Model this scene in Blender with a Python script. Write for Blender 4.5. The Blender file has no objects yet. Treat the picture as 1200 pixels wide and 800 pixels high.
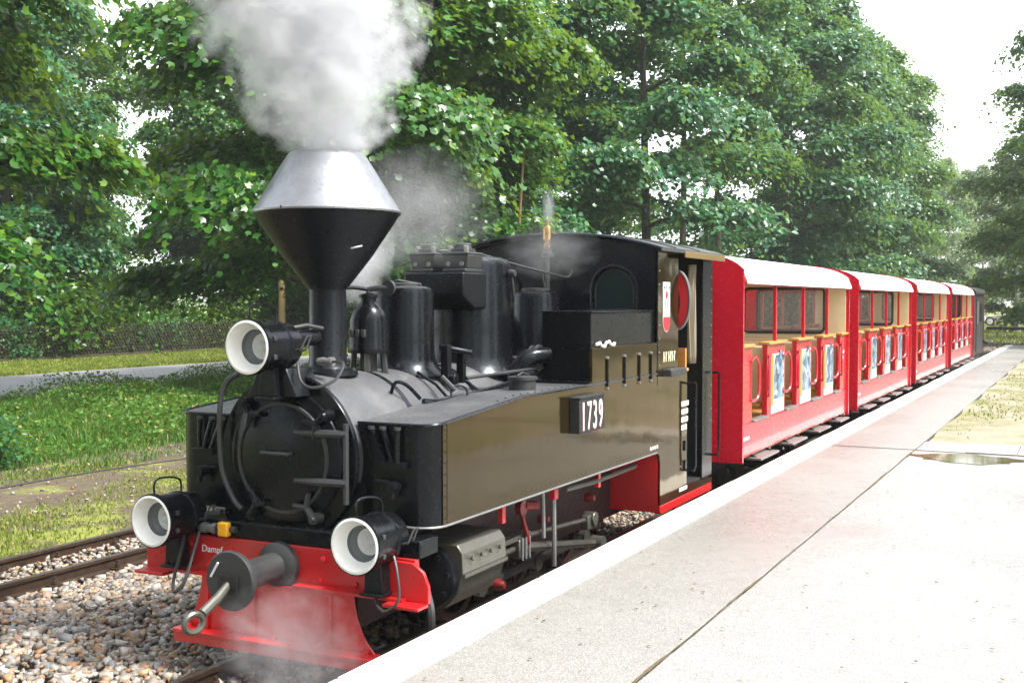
import bpy, math, random
import numpy as np
from math import sin, cos, pi, radians
random.seed(7); RNG = np.random.default_rng(11)
S = bpy.context.scene
COL = S.collection

# ------------------------------------------------------------------ camera
cam_d = bpy.data.cameras.new('camera'); cam = bpy.data.objects.new('camera', cam_d); COL.objects.link(cam)
cam.location = (0, 0, 1.95)
cam.rotation_euler = (pi/2 - math.atan(47/1354), 0, radians(26.7))
cam_d.sensor_width = 36; cam_d.lens = 1354/1200*36; cam_d.clip_start = .05; cam_d.clip_end = 3000
S.camera = cam

# ------------------------------------------------------------------ sky, sun, exposure
SUN_EL, SUN_AZ = radians(55), radians(84)          # azimuth from +Y towards +X
W = bpy.data.worlds.new('World'); S.world = W; W.use_nodes = True
nt = W.node_tree; nt.nodes.clear()
sky = nt.nodes.new('ShaderNodeTexSky'); sky.sky_type = 'NISHITA'; sky.sun_disc = False
sky.sun_elevation = SUN_EL; sky.sun_rotation = SUN_AZ; sky.air_density = 1.0; sky.dust_density = 1.6; sky.ozone_density = 1.0
hsv = nt.nodes.new('ShaderNodeHueSaturation'); hsv.inputs['Saturation'].default_value = .22; hsv.inputs['Value'].default_value = 1.0
bg = nt.nodes.new('ShaderNodeBackground'); bg.inputs['Strength'].default_value = .145
wo = nt.nodes.new('ShaderNodeOutputWorld')
nt.links.new(sky.outputs[0], hsv.inputs['Color']); nt.links.new(hsv.outputs[0], bg.inputs[0]); nt.links.new(bg.outputs[0], wo.inputs[0])
sd = bpy.data.lights.new('sun', 'SUN'); sd.energy = 2.3; sd.angle = radians(9); sd.color = (1, .96, .89)
sun = bpy.data.objects.new('sun', sd); COL.objects.link(sun)
sun.rotation_euler = (pi/2 - SUN_EL, 0, pi - SUN_AZ); sun.location = (20, 10, 30)
S.view_settings.view_transform = 'Standard'; S.view_settings.look = 'None'; S.view_settings.gamma = 1
S.view_settings.exposure = 2.0; S.view_settings.use_curve_mapping = False
S.cycles.use_denoising = True; S.cycles.max_bounces = 6; S.cycles.transparent_max_bounces = 12
S.cycles.volume_bounces = 2; S.cycles.sample_clamp_indirect = 6; S.cycles.caustics_reflective = False; S.cycles.caustics_refractive = False
S.cycles.volume_max_steps = 160; S.cycles.volume_step_rate = .32

# ------------------------------------------------------------------ materials
MAT = {}
def nodes_of(name):
    m = bpy.data.materials.new(name); m.use_nodes = True; MAT[name] = m
    n = m.node_tree; b = n.nodes['Principled BSDF']; return m, n, b
def N(n, t, **kw):
    x = n.nodes.new('ShaderNode' + t)
    for k, v in kw.items():
        if k in x.inputs: x.inputs[k].default_value = v
        else: setattr(x, k, v)
    return x
def L(n, a, b): n.links.new(a, b)
def ramp(n, fac, stops):
    r = N(n, 'ValToRGB'); e = r.color_ramp.elements
    while len(e) < len(stops): e.new(.5)
    for i, (p, c) in enumerate(stops): e[i].position = p; e[i].color = (*c, 1) if len(c) == 3 else c
    if fac is not None: L(n, fac, r.inputs[0])
    return r
def coords(n, kind='Object', scale=None):
    t = N(n, 'TexCoord'); o = t.outputs[kind]
    if scale:
        mp = N(n, 'Mapping'); mp.inputs['Scale'].default_value = scale; L(n, o, mp.inputs[0]); o = mp.outputs[0]
    return o
def noise(n, vec, scale, detail=4, rough=.55, dist=0):
    t = N(n, 'TexNoise'); t.inputs['Scale'].default_value = scale; t.inputs['Detail'].default_value = detail
    t.inputs['Roughness'].default_value = rough; t.inputs['Distortion'].default_value = dist; L(n, vec, t.inputs['Vector']); return t.outputs[0]
def world_pos(n): return N(n, 'NewGeometry').outputs['Position']
def bump(n, b, h, strength, dist=.01):
    x = N(n, 'Bump'); x.inputs['Strength'].default_value = strength; x.inputs['Distance'].default_value = dist
    L(n, h, x.inputs['Height']); L(n, x.outputs[0], b.inputs['Normal'])
def mixc(n, fac, a, b):
    x = N(n, 'Mix', data_type='RGBA'); 
    if isinstance(fac, (int, float)): x.inputs[0].default_value = fac
    else: L(n, fac, x.inputs[0])
    for i, c in ((6, a), (7, b)):
        if isinstance(c, tuple): x.inputs[i].default_value = (*c, 1)
        else: L(n, c, x.inputs[i])
    return x.outputs[2]

def paint(name, col, rough=.2, dirt=(.12, .1, .08), dirt_amt=.25, metallic=0., bumpy=.15, coat=0., var=.25, wave=0.):
    m, n, b = nodes_of(name); p = world_pos(n)
    a = noise(n, p, 2.3, 6, .65); f = noise(n, p, 38, 5, .7)
    d = ramp(n, a, [(.45, (0, 0, 0)), (.8, (dirt_amt,)*3)])
    base = mixc(n, d.outputs[0], col, dirt)
    base = mixc(n, ramp(n, f, [(.35, (0, 0, 0)), (.75, (var,)*3)]).outputs[0], base, tuple(min(1, c*.55 + .01) for c in col))
    L(n, base, b.inputs['Base Color'])
    r = ramp(n, f, [(.3, (rough*.75,)*3), (.75, (min(1, rough*1.6 + .03),)*3)]); L(n, r.outputs[0], b.inputs['Roughness'])
    b.inputs['Metallic'].default_value = metallic
    if name == 'coach_red': r.color_ramp.elements[0].color = (.24, .24, .24, 1); r.color_ramp.elements[1].color = (.3, .3, .3, 1)
    if name == 'olive_reflection_black': b.inputs['Specular Tint'].default_value = (1, .76, .36, 1); b.inputs['Specular IOR Level'].default_value = .5; b.inputs['Coat Tint'].default_value = (1, .8, .42, 1)  # yellow specular and coat tint paints the warm reflection in
    if name in ('black_paint', 'matt_black'): b.inputs['Specular IOR Level'].default_value = .27; b.inputs['Specular Tint'].default_value = (.82, .92, 1, 1)
    if coat: b.inputs['Coat Weight'].default_value = coat; b.inputs['Coat Roughness'].default_value = .05
    if wave:
        w = noise(n, p, 2.6, 2, .4); mth = N(n, 'Math', operation='MULTIPLY_ADD'); L(n, w, mth.inputs[0]); mth.inputs[1].default_value = wave; L(n, f, mth.inputs[2])
        bump(n, b, mth.outputs[0], bumpy, .004)
    elif bumpy: bump(n, b, f, bumpy, .003)
    return m

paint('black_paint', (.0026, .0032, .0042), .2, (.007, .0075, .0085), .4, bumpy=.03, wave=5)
paint('olive_reflection_black', (.013, .0088, .0024), .05, (.024, .017, .005), .6, bumpy=.05, coat=.3, wave=34, var=.5)  # black tinted brown to carry the olive reflection of the surroundings
paint('sky_glare_black', (.06, .061, .065), .36, (.16, .16, .16), .7, bumpy=.1, wave=6)  # black lightened to paint in sky glare on boiler, smokebox and tank tops
paint('matt_black', (.003, .0037, .0048), .28, (.009, .0095, .011), .5, bumpy=.08)
paint('sooty_black', (.008, .008, .009), .6, (.03, .028, .026), .5, bumpy=.25)
paint('oily_steel', (.14, .133, .12), .35, (.06, .05, .04), .8, metallic=.85, bumpy=.2)
paint('cover_steel', (.11, .107, .09), .3, (.1, .09, .07), .5, metallic=.6, bumpy=.2, wave=8)
paint('cone_metal', (.34, .35, .37), .32, (.09, .09, .095), .8, metallic=.85, bumpy=.12)
paint('grey_iron', (.024, .026, .028), .42, (.05, .046, .042), .5, bumpy=.25)
paint('lamp_white', (.82, .81, .77), .3, (.5, .47, .4), .4, bumpy=.05)
paint('loco_red', (.50, .007, .010), .3, (.16, .04, .03), .5, bumpy=.12, coat=.3)
paint('dirty_shaded_red', (.022, .003, .003), .5, (.02, .015, .012), .8, bumpy=.2)  # grimy red darkened to paint in the shade under the locomotive
paint('dark_red', (.16, .006, .006), .4, (.04, .01, .01), .6)
paint('coach_red', (.50, .004, .018), .26, (.42, .012, .026), .3, bumpy=0., coat=.5, var=0.)
paint('cream_paint', (.78, .66, .42), .4, (.5, .4, .25), .4, bumpy=.06, var=.1)
paint('roof_white', (.8, .79, .78), .5, (.45, .43, .4), .5, bumpy=.08, var=.12)
paint('cab_roof_grey', (.045, .05, .052), .4, (.12, .12, .11), .6, bumpy=.2)
paint('eave_brown', (.16, .11, .045), .3, (.06, .05, .03), .5)
paint('varnished_wood', (.5, .24, .06), .35, (.2, .1, .03), .5, bumpy=.2)
paint('brass', (.42, .25, .08), .22, (.3, .16, .05), .4, metallic=1, bumpy=.05)
paint('yellow_paint', (.85, .42, .01), .35, (.4, .2, .02), .3)
paint('poster_paper', (.42, .42, .41), .4, (.4, .4, .38), .4)
paint('white_paint', (.82, .82, .8), .45, (.5, .5, .48), .3)
paint('rubber', (.014, .014, .015), .45, (.05, .05, .05), .4)
paint('canvas_cloth', (.26, .22, .15), .8, (.2, .18, .13), .7, bumpy=.4)
paint('poster_yellow', (.5, .22, .02), .3, (.6, .3, .05), .3)
paint('dark_green_paint', (.004, .005, .006), .55, (.05, .05, .05), .4)
paint('red_vinyl_and_reflection', (.62, .02, .03), .35, (.4, .05, .05), .3)  # vinyl red, also the coach's reflection painted on the swing window
paint('tarnished_light', (.22, .22, .215), .4, (.09, .09, .085), .6, metallic=.5)
paint('sleeper_wood', (.03, .022, .016), .8, (.05, .042, .034), .6, bumpy=.6)
paint('fence_wood', (.045, .036, .022), .8, (.05, .06, .03), .7, bumpy=.5)
paint('pole_wood', (.32, .22, .09), .75, (.16, .12, .06), .7, bumpy=.4)
paint('concrete', (.4, .38, .35), .8, (.2, .19, .16), .7, bumpy=.5)

def mat_glass(name, tint=(.8, .85, .85), rough=.03, alpha=.3):
    m, n, b = nodes_of(name)
    b.inputs['Base Color'].default_value = (*tint, 1); b.inputs['Roughness'].default_value = rough; b.inputs['IOR'].default_value = 1.5
    b.inputs['Alpha'].default_value = alpha
    return m
mat_glass('window_glass', (.7, .75, .75), .02, .09)
mat_glass('lamp_glass', (.75, .85, .9), .04, .12)
mat_glass('cab_glass', (.02, .03, .03), .05, .8)

def mat_rail():
    m, n, b = nodes_of('rail_steel'); p = world_pos(n)
    g = N(n, 'NewGeometry'); sx = N(n, 'SeparateXYZ'); L(n, g.outputs['Normal'], sx.inputs[0])
    f = noise(n, p, 18, 5, .7)
    rust = ramp(n, f, [(.3, (.018, .012, .009)), (.7, (.06, .034, .02))])
    top = ramp(n, f, [(.3, (.16, .15, .14)), (.7, (.3, .28, .26))])
    up = ramp(n, sx.outputs[2], [(.9, (0, 0, 0)), (.97, (1, 1, 1))])
    pz = N(n, 'SeparateXYZ'); L(n, p, pz.inputs[0])
    hi = ramp(n, pz.outputs[2], [(0, (0, 0, 0)), (.001, (1, 1, 1))])
    mm = N(n, 'Math', operation='MULTIPLY'); L(n, up.outputs[0], mm.inputs[0]); L(n, hi.outputs[0], mm.inputs[1])
    gt = N(n, 'Math', operation='GREATER_THAN'); L(n, pz.outputs[2], gt.inputs[0]); gt.inputs[1].default_value = -.02
    mm2 = N(n, 'Math', operation='MULTIPLY'); L(n, up.outputs[0], mm2.inputs[0]); L(n, gt.outputs[0], mm2.inputs[1])
    L(n, mixc(n, mm2.outputs[0], rust.outputs[0], top.outputs[0]), b.inputs['Base Color'])
    L(n, mm2.outputs[0], b.inputs['Metallic'])
    b.inputs['Roughness'].default_value = .42; bump(n, b, f, .3, .004)
mat_rail()

def mat_asphalt(name, dark, light, wet=.5, scale=1.):
    m, n, b = nodes_of(name); p = world_pos(n)
    g = noise(n, p, 120*scale, 3, .8); big = noise(n, p, .55, 5, .6); mid = noise(n, p, 6, 5, .65)
    v = N(n, 'TexVoronoi'); v.inputs['Scale'].default_value = 150*scale; L(n, p, v.inputs['Vector'])
    c = ramp(n, g, [(.32, dark), (.68, light)])
    speck = ramp(n, v.outputs['Color'], [(.2, tuple(x*.6 for x in dark)), (.8, tuple(min(.6, x*1.35) for x in light))])
    base = mixc(n, .3, c.outputs[0], speck.outputs[0])
    base = mixc(n, ramp(n, mid, [(.5, (0, 0, 0)), (.75, (.35,)*3)]).outputs[0], base, tuple(x*.7 for x in dark))
    L(n, base, b.inputs['Base Color'])
    w = N(n, 'Math', operation='MULTIPLY_ADD'); L(n, mid, w.inputs[0]); w.inputs[1].default_value = .35; L(n, big, w.inputs[2])
    r = ramp(n, w.outputs[0], [(.45, (.6 - .45*wet,)*3), (.85, (.75 - .28*wet,)*3)]); L(n, r.outputs[0], b.inputs['Roughness'])
    b.inputs['Specular IOR Level'].default_value = .5 + .4*wet
    h = N(n, 'Math', operation='ADD'); L(n, v.outputs['Distance'], h.inputs[0]); L(n, g, h.inputs[1])
    bump(n, b, h.outputs[0], .3, .004)
    return m
mat_asphalt('platform_asphalt', (.13, .124, .112), (.30, .29, .27), .9)
mat_asphalt('platform_slab_asphalt', (.165, .162, .152), (.31, .305, .292), 1.0)
mat_asphalt('path_asphalt', (.2, .2, .21), (.3, .3, .31), .4, .6)

def mat_edge():
    m, n, b = nodes_of('edge_white'); p = world_pos(n)
    f = noise(n, p, 14, 6, .75); g = noise(n, p, 80, 3, .7)
    L(n, mixc(n, ramp(n, f, [(.56, (0, 0, 0)), (.66, (.75,)*3)]).outputs[0], (.72, .71, .68), (.3, .26, .2)), b.inputs['Base Color'])
    b.inputs['Roughness'].default_value = .6; bump(n, b, g, .3, .004)
mat_edge()

def mat_island(name, stops, rough=.7, transl=0., spec=.4, noise_scale=0, bumpy=0):
    m, n, b = nodes_of(name)
    g = N(n, 'NewGeometry'); r = ramp(n, g.outputs['Random Per Island'], stops); c = r.outputs[0]
    if noise_scale:
        p = g.outputs['Position']; f = noise(n, p, noise_scale, 3, .6)
        c = mixc(n, ramp(n, f, [(.35, (0, 0, 0)), (.7, (.45,)*3)]).outputs[0], c, stops[0][1])
        if bumpy: bump(n, b, noise(n, p, 60, 3, .6), bumpy, .006)
    L(n, c, b.inputs['Base Color']); b.inputs['Roughness'].default_value = rough; b.inputs['Specular IOR Level'].default_value = spec
    if transl:
        t = N(n, 'BsdfTranslucent'); L(n, mixc(n, .35, c, (.35, .45, .04)), t.inputs[0])
        mx = N(n, 'MixShader'); mx.inputs[0].default_value = transl
        L(n, b.outputs[0], mx.inputs[1]); L(n, t.outputs[0], mx.inputs[2]); L(n, mx.outputs[0], n.nodes['Material Output'].inputs[0])
    return m
mat_island('ballast_stone', [(0, (.07, .06, .05)), (.22, (.26, .22, .18)), (.42, (.4, .36, .31)), (.55, (.34, .17, .075)), (.68, (.46, .30, .17)), (.8, (.17, .18, .2)), (.93, (.46, .43, .38)), (1, (.54, .5, .45))], .6, noise_scale=25, bumpy=.3)
mat_island('leaf_maple', [(0, (.012, .06, .006)), (.5, (.026, .12, .014)), (.85, (.06, .18, .018)), (1, (.14, .24, .018))], .36, .4, .42)
mat_island('leaf_bluegreen', [(0, (.010, .06, .024)), (.5, (.022, .12, .045)), (.85, (.045, .18, .06)), (1, (.10, .23, .035))], .36, .4, .45)
mat_island('leaf_bright', [(0, (.04, .10, .012)), (.5, (.07, .17, .02)), (1, (.16, .26, .03))], .4, .4, .5)
mat_island('leaf_dark', [(0, (.010, .032, .014)), (.6, (.02, .06, .025)), (1, (.04, .09, .03))], .4, .25, .5)
mat_island('leaf_light', [(0, (.05, .12, .04)), (.5, (.09, .2, .06)), (1, (.16, .28, .06))], .4, .55, .4)
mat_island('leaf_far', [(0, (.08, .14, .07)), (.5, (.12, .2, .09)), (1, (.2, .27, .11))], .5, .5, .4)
mat_island('weed_leaf', [(0, (.02, .07, .008)), (.5, (.04, .13, .014)), (.86, (.08, .19, .022)), (.95, (.2, .22, .05)), (1, (.34, .25, .1))], .5, .3, .25)
mat_island('grass_blade', [(0, (.07, .12, .015)), (.5, (.14, .2, .025)), (.85, (.24, .26, .04)), (1, (.4, .33, .12))], .6, .3, .3)

def mat_bark():
    m, n, b = nodes_of('bark'); p = world_pos(n)
    v = N(n, 'Mapping'); v.inputs['Scale'].default_value = (9, 9, 1.6); L(n, p, v.inputs[0])
    f = noise(n, v.outputs[0], 1.6, 6, .7)
    L(n, ramp(n, f, [(.3, (.022, .018, .013)), (.7, (.11, .09, .065))]).outputs[0], b.inputs['Base Color'])
    b.inputs['Roughness'].default_value = .85; bump(n, b, f, .8, .03)
    m, n, b = nodes_of('birch_bark'); p = world_pos(n)
    v = N(n, 'Mapping'); v.inputs['Scale'].default_value = (2, 2, 7); L(n, p, v.inputs[0])
    f = noise(n, v.outputs[0], 1.1, 5, .7)
    L(n, ramp(n, f, [(.36, (.05, .05, .045)), (.46, (.62, .6, .56))]).outputs[0], b.inputs['Base Color']); b.inputs['Roughness'].default_value = .7
mat_bark()

def mat_ground():
    # strips beside the track: gravel, thin grass, trodden soil, weeds, lawn - they follow the train's direction (X)
    m, n, b = nodes_of('ground_soil'); p = world_pos(n)
    s = N(n, 'SeparateXYZ'); L(n, p, s.inputs[0])
    w = noise(n, p, .45, 4, .6)
    xx = N(n, 'Math', operation='MULTIPLY_ADD'); L(n, w, xx.inputs[0]); xx.inputs[1].default_value = 4.0; L(n, s.outputs[0], xx.inputs[2])
    mr = N(n, 'MapRange'); L(n, xx.outputs[0], mr.inputs[0]); mr.inputs[1].default_value = -38.0; mr.inputs[2].default_value = 2.0
    f = noise(n, p, 9, 6, .7); g = noise(n, p, 60, 4, .75)
    lawn = ramp(n, f, [(.3, (.10, .13, .02)), (.55, (.2, .22, .035)), (.75, (.28, .25, .07))])
    soil = ramp(n, g, [(.3, (.035, .024, .015)), (.55, (.095, .068, .045)), (.78, (.24, .19, .14))])
    grav = ramp(n, g, [(.3, (.06, .05, .042)), (.7, (.25, .22, .19))])
    patch = ramp(n, noise(n, p, 1.7, 5, .65), [(.42, (0, 0, 0)), (.56, (1, 1, 1))])
    # mr: x=-8.6 -> .785 ; x=-11.5 -> .71 ; x = -13.5 -> .66
    is_soil = ramp(n, mr.outputs[0], [(.675, (0, 0, 0)), (.70, (1, 1, 1)), (.765, (1, 1, 1)), (.79, (.0, .0, .0))])
    is_grav = ramp(n, mr.outputs[0], [(.845, (0, 0, 0)), (.858, (1, 1, 1))])
    c = mixc(n, is_soil.outputs[0], mixc(n, patch.outputs[0], lawn.outputs[0], soil.outputs[0]), mixc(n, ramp(n, noise(n, p, 1.1, 5, .7), [(.54, (0, 0, 0)), (.64, (.85,)*3)]).outputs[0], soil.outputs[0], lawn.outputs[0]))
    far = ramp(n, mr.outputs[0], [(.64, (1, 1, 1)), (.67, (0, 0, 0))])
    c = mixc(n, far.outputs[0], c, lawn.outputs[0])
    c = mixc(n, is_grav.outputs[0], c, grav.outputs[0])
    L(n, c, b.inputs['Base Color']); b.inputs['Roughness'].default_value = .9
    bump(n, b, g, .7, .03)
    m, n, b = nodes_of('sandy_grass'); p = world_pos(n)
    f = noise(n, p, 1.1, 5, .65); g = noise(n, p, 50, 4, .75); k = noise(n, p, 8, 5, .7)
    sand = ramp(n, g, [(.3, (.17, .14, .095)), (.7, (.34, .30, .23))])
    gr = ramp(n, k, [(.3, (.07, .09, .02)), (.7, (.2, .2, .07))])
    L(n, mixc(n, ramp(n, f, [(.45, (0, 0, 0)), (.6, (1, 1, 1))]).outputs[0], sand.outputs[0], gr.outputs[0]), b.inputs['Base Color'])
    b.inputs['Roughness'].default_value = .85; bump(n, b, g, .5, .015)
mat_ground()

paint('joint_dirt', (.09, .065, .03), .9, (.05, .06, .015), .8, bumpy=.6)
mat_island('litter', [(0, (.03, .022, .012)), (.6, (.12, .08, .035)), (1, (.2, .17, .05))], .8)
def mat_puddle():
    m, n, b = nodes_of('puddle_water'); p = world_pos(n); f = noise(n, p, 6, 4, .6)
    L(n, ramp(n, f, [(.3, (.07, .06, .03)), (.7, (.16, .13, .07))]).outputs[0], b.inputs['Base Color']); b.inputs['Roughness'].default_value = .06
mat_puddle()
def mat_poster():
    m, n, b = nodes_of('poster_print'); p = coords(n, 'Object')
    v = N(n, 'TexVoronoi'); v.inputs['Scale'].default_value = 14; L(n, p, v.inputs['Vector'])
    f = noise(n, p, 6, 4, .7)
    c = ramp(n, v.outputs['Color'], [(0, (.006, .012, .03)), (.3, (.02, .07, .15)), (.5, (.08, .2, .32)), (.72, (.34, .4, .42)), (.9, (.03, .06, .09))])
    L(n, mixc(n, ramp(n, f, [(.5, (0, 0, 0)), (.65, (.6,)*3)]).outputs[0], c.outputs[0], (.09, .2, .33)), b.inputs['Base Color']); b.inputs['Roughness'].default_value = .25
mat_poster()

# ------------------------------------------------------------------ mesh helpers
class MB:
    def __init__(s): s.v = []; s.f = []
    def add(s, vs, fs):
        o = len(s.v); s.v += [tuple(map(float, q)) for q in vs]; s.f += [tuple(o + i for i in q) for q in fs]; return s
    def box(s, x0, x1, y0, y1, z0, z1):
        vs = [(x, y, z) for z in (z0, z1) for y in (y0, y1) for x in (x0, x1)]
        return s.add(vs, [(0, 2, 3, 1), (4, 5, 7, 6), (0, 1, 5, 4), (2, 6, 7, 3), (0, 4, 6, 2), (1, 3, 7, 5)])
    def prism(s, pts, a0, a1, axis='x', cap=True):
        # pts: 2D polygon; axis x: (y,z), y: (x,z), z: (x,y)
        def P(u, v, a): return {'x': (a, u, v), 'y': (u, a, v), 'z': (u, v, a)}[axis]
        n = len(pts); vs = [P(u, v, a0) for u, v in pts] + [P(u, v, a1) for u, v in pts]
        fs = [(i, (i+1) % n, n + (i+1) % n, n + i) for i in range(n)]
        if cap: fs += [tuple(range(n-1, -1, -1)), tuple(range(n, 2*n))]
        return s.add(vs, fs)
    def lathe(s, prof, c=(0, 0, 0), axis='z', seg=40, cap=True):
        # prof: list of (r, t)
        vs = []; fs = []
        for r, t in prof:
            for k in range(seg):
                a = 2*pi*k/seg; u, w = r*cos(a), r*sin(a)
                q = {'z': (u, w, t), 'y': (u, t, w), 'x': (t, u, w)}[axis]
                vs.append((q[0]+c[0], q[1]+c[1], q[2]+c[2]))
        for i in range(len(prof)-1):
            for k in range(seg):
                k2 = (k+1) % seg; fs.append((i*seg+k, i*seg+k2, (i+1)*seg+k2, (i+1)*seg+k))
        if cap:
            if prof[0][0] > 1e-4: fs.append(tuple(range(seg-1, -1, -1)))
            if prof[-1][0] > 1e-4: fs.append(tuple((len(prof)-1)*seg + k for k in range(seg)))
        return s.add(vs, fs)
    def tube(s, pts, r, seg=8, cap=True, smooth=0):
        P = [np.array(p, float) for p in pts]
        if smooth:
            Q = []
            for i in range(len(P)-1):
                p0 = P[max(i-1, 0)]; p1 = P[i]; p2 = P[i+1]; p3 = P[min(i+2, len(P)-1)]
                for k in range(smooth):
                    t = k/smooth
                    Q.append(.5*((2*p1) + (p2-p0)*t + (2*p0-5*p1+4*p2-p3)*t*t + (3*p1-p0-3*p2+p3)*t**3))
            Q.append(P[-1]); 
            rr = [r]*len(Q) if not hasattr(r, '__len__') else list(np.interp(np.linspace(0, 1, len(Q)), np.linspace(0, 1, len(r)), r))
            P = Q
        else: rr = [r]*len(P) if not hasattr(r, '__len__') else list(r)
        vs = []; fs = []; ref = None
        for i, p in enumerate(P):
            t = P[min(i+1, len(P)-1)] - P[max(i-1, 0)]; t = t/(np.linalg.norm(t)+1e-9)
            if ref is None: ref = np.array([0, 0, 1.]) if abs(t[2]) < .9 else np.array([1., 0, 0])
            a = np.cross(t, ref); a /= np.linalg.norm(a)+1e-9; b = np.cross(a, t); ref = b
            for k in range(seg):
                g = 2*pi*k/seg; vs.append(p + rr[i]*(a*cos(g) + b*sin(g)))
        for i in range(len(P)-1):
            for k in range(seg):
                k2 = (k+1) % seg; fs.append((i*seg+k, i*seg+k2, (i+1)*seg+k2, (i+1)*seg+k))
        if cap: fs += [tuple(range(seg-1, -1, -1)), tuple((len(P)-1)*seg+k for k in range(seg))]
        return s.add(vs, fs)
    def cyl(s, a, b, r, seg=20): return s.tube([a, b], r, seg)
    def build(s, name, mat, parent=None, off=(0, 0, 0), bevel=0., smooth=True, angle=35):
        me = bpy.data.meshes.new(name); me.from_pydata([(a-off[0], b-off[1], c-off[2]) for a, b, c in s.v], [], s.f); me.update()
        fix_normals(me)
        o = bpy.data.objects.new(name, me); COL.objects.link(o); me.materials.append(MAT[mat])
        if smooth:
            me.shade_smooth(); me.set_sharp_from_angle(angle=radians(angle))
        if bevel:
            md = o.modifiers.new('bevel', 'BEVEL'); md.width = bevel; md.segments = 2; md.limit_method = 'ANGLE'; md.angle_limit = radians(40)
        if parent: o.parent = parent
        return o
import bmesh
def fix_normals(me):
    bm = bmesh.new(); bm.from_mesh(me); bmesh.ops.recalc_face_normals(bm, faces=bm.faces); bm.to_mesh(me); bm.free()
def np_mesh(name, V, F, mat, parent=None, smooth=False):
    me = bpy.data.meshes.new(name); V = np.asarray(V, np.float32); F = np.asarray(F, np.int32); k = F.shape[1]
    me.vertices.add(len(V)); me.vertices.foreach_set('co', V.ravel())
    me.loops.add(F.size); me.loops.foreach_set('vertex_index', F.ravel())
    me.polygons.add(len(F)); me.polygons.foreach_set('loop_start', np.arange(0, F.size, k, dtype=np.int32))
    me.update(calc_edges=True)
    me.materials.append(MAT[mat])
    if smooth: me.shade_smooth()
    o = bpy.data.objects.new(name, me); COL.objects.link(o)
    if parent: o.parent = parent
    return o
def tag(o, label=None, cat=None, group=None, kind=None):
    if label: o['label'] = label
    if cat: o['category'] = cat
    if group: o['group'] = group
    if kind: o['kind'] = kind
    return o
def empty(name, loc, label=None, cat=None, group=None, rz=0):
    o = bpy.data.objects.new(name, None); COL.objects.link(o); o.location = loc; o.rotation_euler = (0, 0, rz); o.empty_display_size = .2
    return tag(o, label, cat, group)
def kids(o): return [c for c in bpy.data.objects if c.parent == o]
def build_child_map():
    m = {}
    for c in bpy.data.objects:
        if c.parent: m.setdefault(c.parent, []).append(c)
    return m
def copy_tree(o, cm, parent=None):
    c = o.copy(); COL.objects.link(c); c.parent = parent
    for ch in cm.get(o, []): copy_tree(ch, cm, c)
    return c
def arc(cx, cy, r, a0, a1, n):
    return [(cx + r*cos(a0 + (a1-a0)*i/n), cy + r*sin(a0 + (a1-a0)*i/n)) for i in range(n+1)]

# ================================================================== SETTING
XT = -3.86           # centre line of the train's track
XE = -2.85           # platform edge
PZ = .35             # platform height above rail top
GZ = -.15            # ground

# --- ground
g = MB(); g.add([(-400, -150, GZ), (400, -150, GZ), (400, 600, GZ), (-400, 600, GZ)], [(0, 1, 2, 3)])
tag(g.build('ground', 'ground_soil'), kind='structure')
# --- paved path along the far side (slightly raised sheet)
pth = MB(); ys = np.linspace(-40, 160, 81)
vs = []; fs = []
for i, y in enumerate(ys):
    wob = .25*sin(y*.21) + .12*sin(y*.9)
    vs += [(-26.9 + wob, y, GZ+.012), (-20.9 + .3*wob + .15*sin(y*1.7), y, GZ+.012)]
    if i: k = 2*i; fs.append((k-2, k-1, k+1, k))
pth.add(vs, fs); tag(pth.build('path', 'path_asphalt'), kind='structure')

# --- platform
plat = MB(); plat.box(XE+.26, -1.705, -6, 46, GZ-.02, PZ)
plat_o = tag(plat.build('platform', 'platform_asphalt', bevel=.006), kind='structure')
sl = MB(); sl.box(-1.692, -.05, -6, 13.04, GZ-.02, PZ-.004); tag(sl.build('platform_slab', 'platform_slab_asphalt', plat_o))
jt = MB()
jt.add([(-1.705, -6, PZ-.02), (-1.692, -6, PZ-.02), (-1.692, 46, PZ-.02), (-1.705, 46, PZ-.02)], [(0, 1, 2, 3)]); jt.add([(-2.58, 13.02, PZ+.004), (-.06, 13.02, PZ+.004), (-.06, 13.05, PZ+.004), (-2.58, 13.05, PZ+.004)], [(0, 1, 2, 3)])
jt.build('joint', 'sleeper_wood', plat_o)
k = 0; y = -6.
cope_mesh = None
while y < 45.9:                                   # white coping stones, one by one
    if cope_mesh is None:
        c = MB(); c.box(0, .256, .005, .995, -.5, 0); o = c.build('coping_stone', 'edge_white', plat_o, bevel=.008); cope_mesh = o
    else:
        o = cope_mesh.copy(); COL.objects.link(o)
    o.location = (XE + random.uniform(-.004, .004), y, PZ + random.uniform(.003, .011)); o.rotation_euler = (0, 0, random.uniform(-.003, .003)); y += 1.0
x = -1.685; pv = None
while x < -.3:                                     # row of slabs across the platform
    if pv is None:
        c = MB(); c.box(0, .49, 0, .8, -.3, 0); o = c.build('paving_slab', 'concrete', plat_o, bevel=.006); pv = o
    else: o = pv.copy(); COL.objects.link(o)
    o.location = (x, 13.06 + random.uniform(-.006, .006), PZ + .005 + random.uniform(-.003, .004)); x += .5
    if -1.9 < x - .5 < -1.2: pass
sg = MB(); vs = []; fs = []
ys = np.linspace(13.87, 46, 60)
for i, y in enumerate(ys):
    vs += [(-1.69 + .03*sin(y*1.9), y, PZ-.006 + .01*sin(y*1.1)), (3, y, PZ + .03), (40, y, PZ+.05)]
    if i: q = 3*i; fs += [(q-3, q-2, q+1, q), (q-2, q-1, q+2, q+1)]
q = len(vs); vs += [(-1.69, 46, GZ-.05), (3, 46, GZ-.05), (40, 46, GZ-.05)]; fs += [(q-3, q-2, q+1, q), (q-2, q-1, q+2, q+1)]
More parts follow.
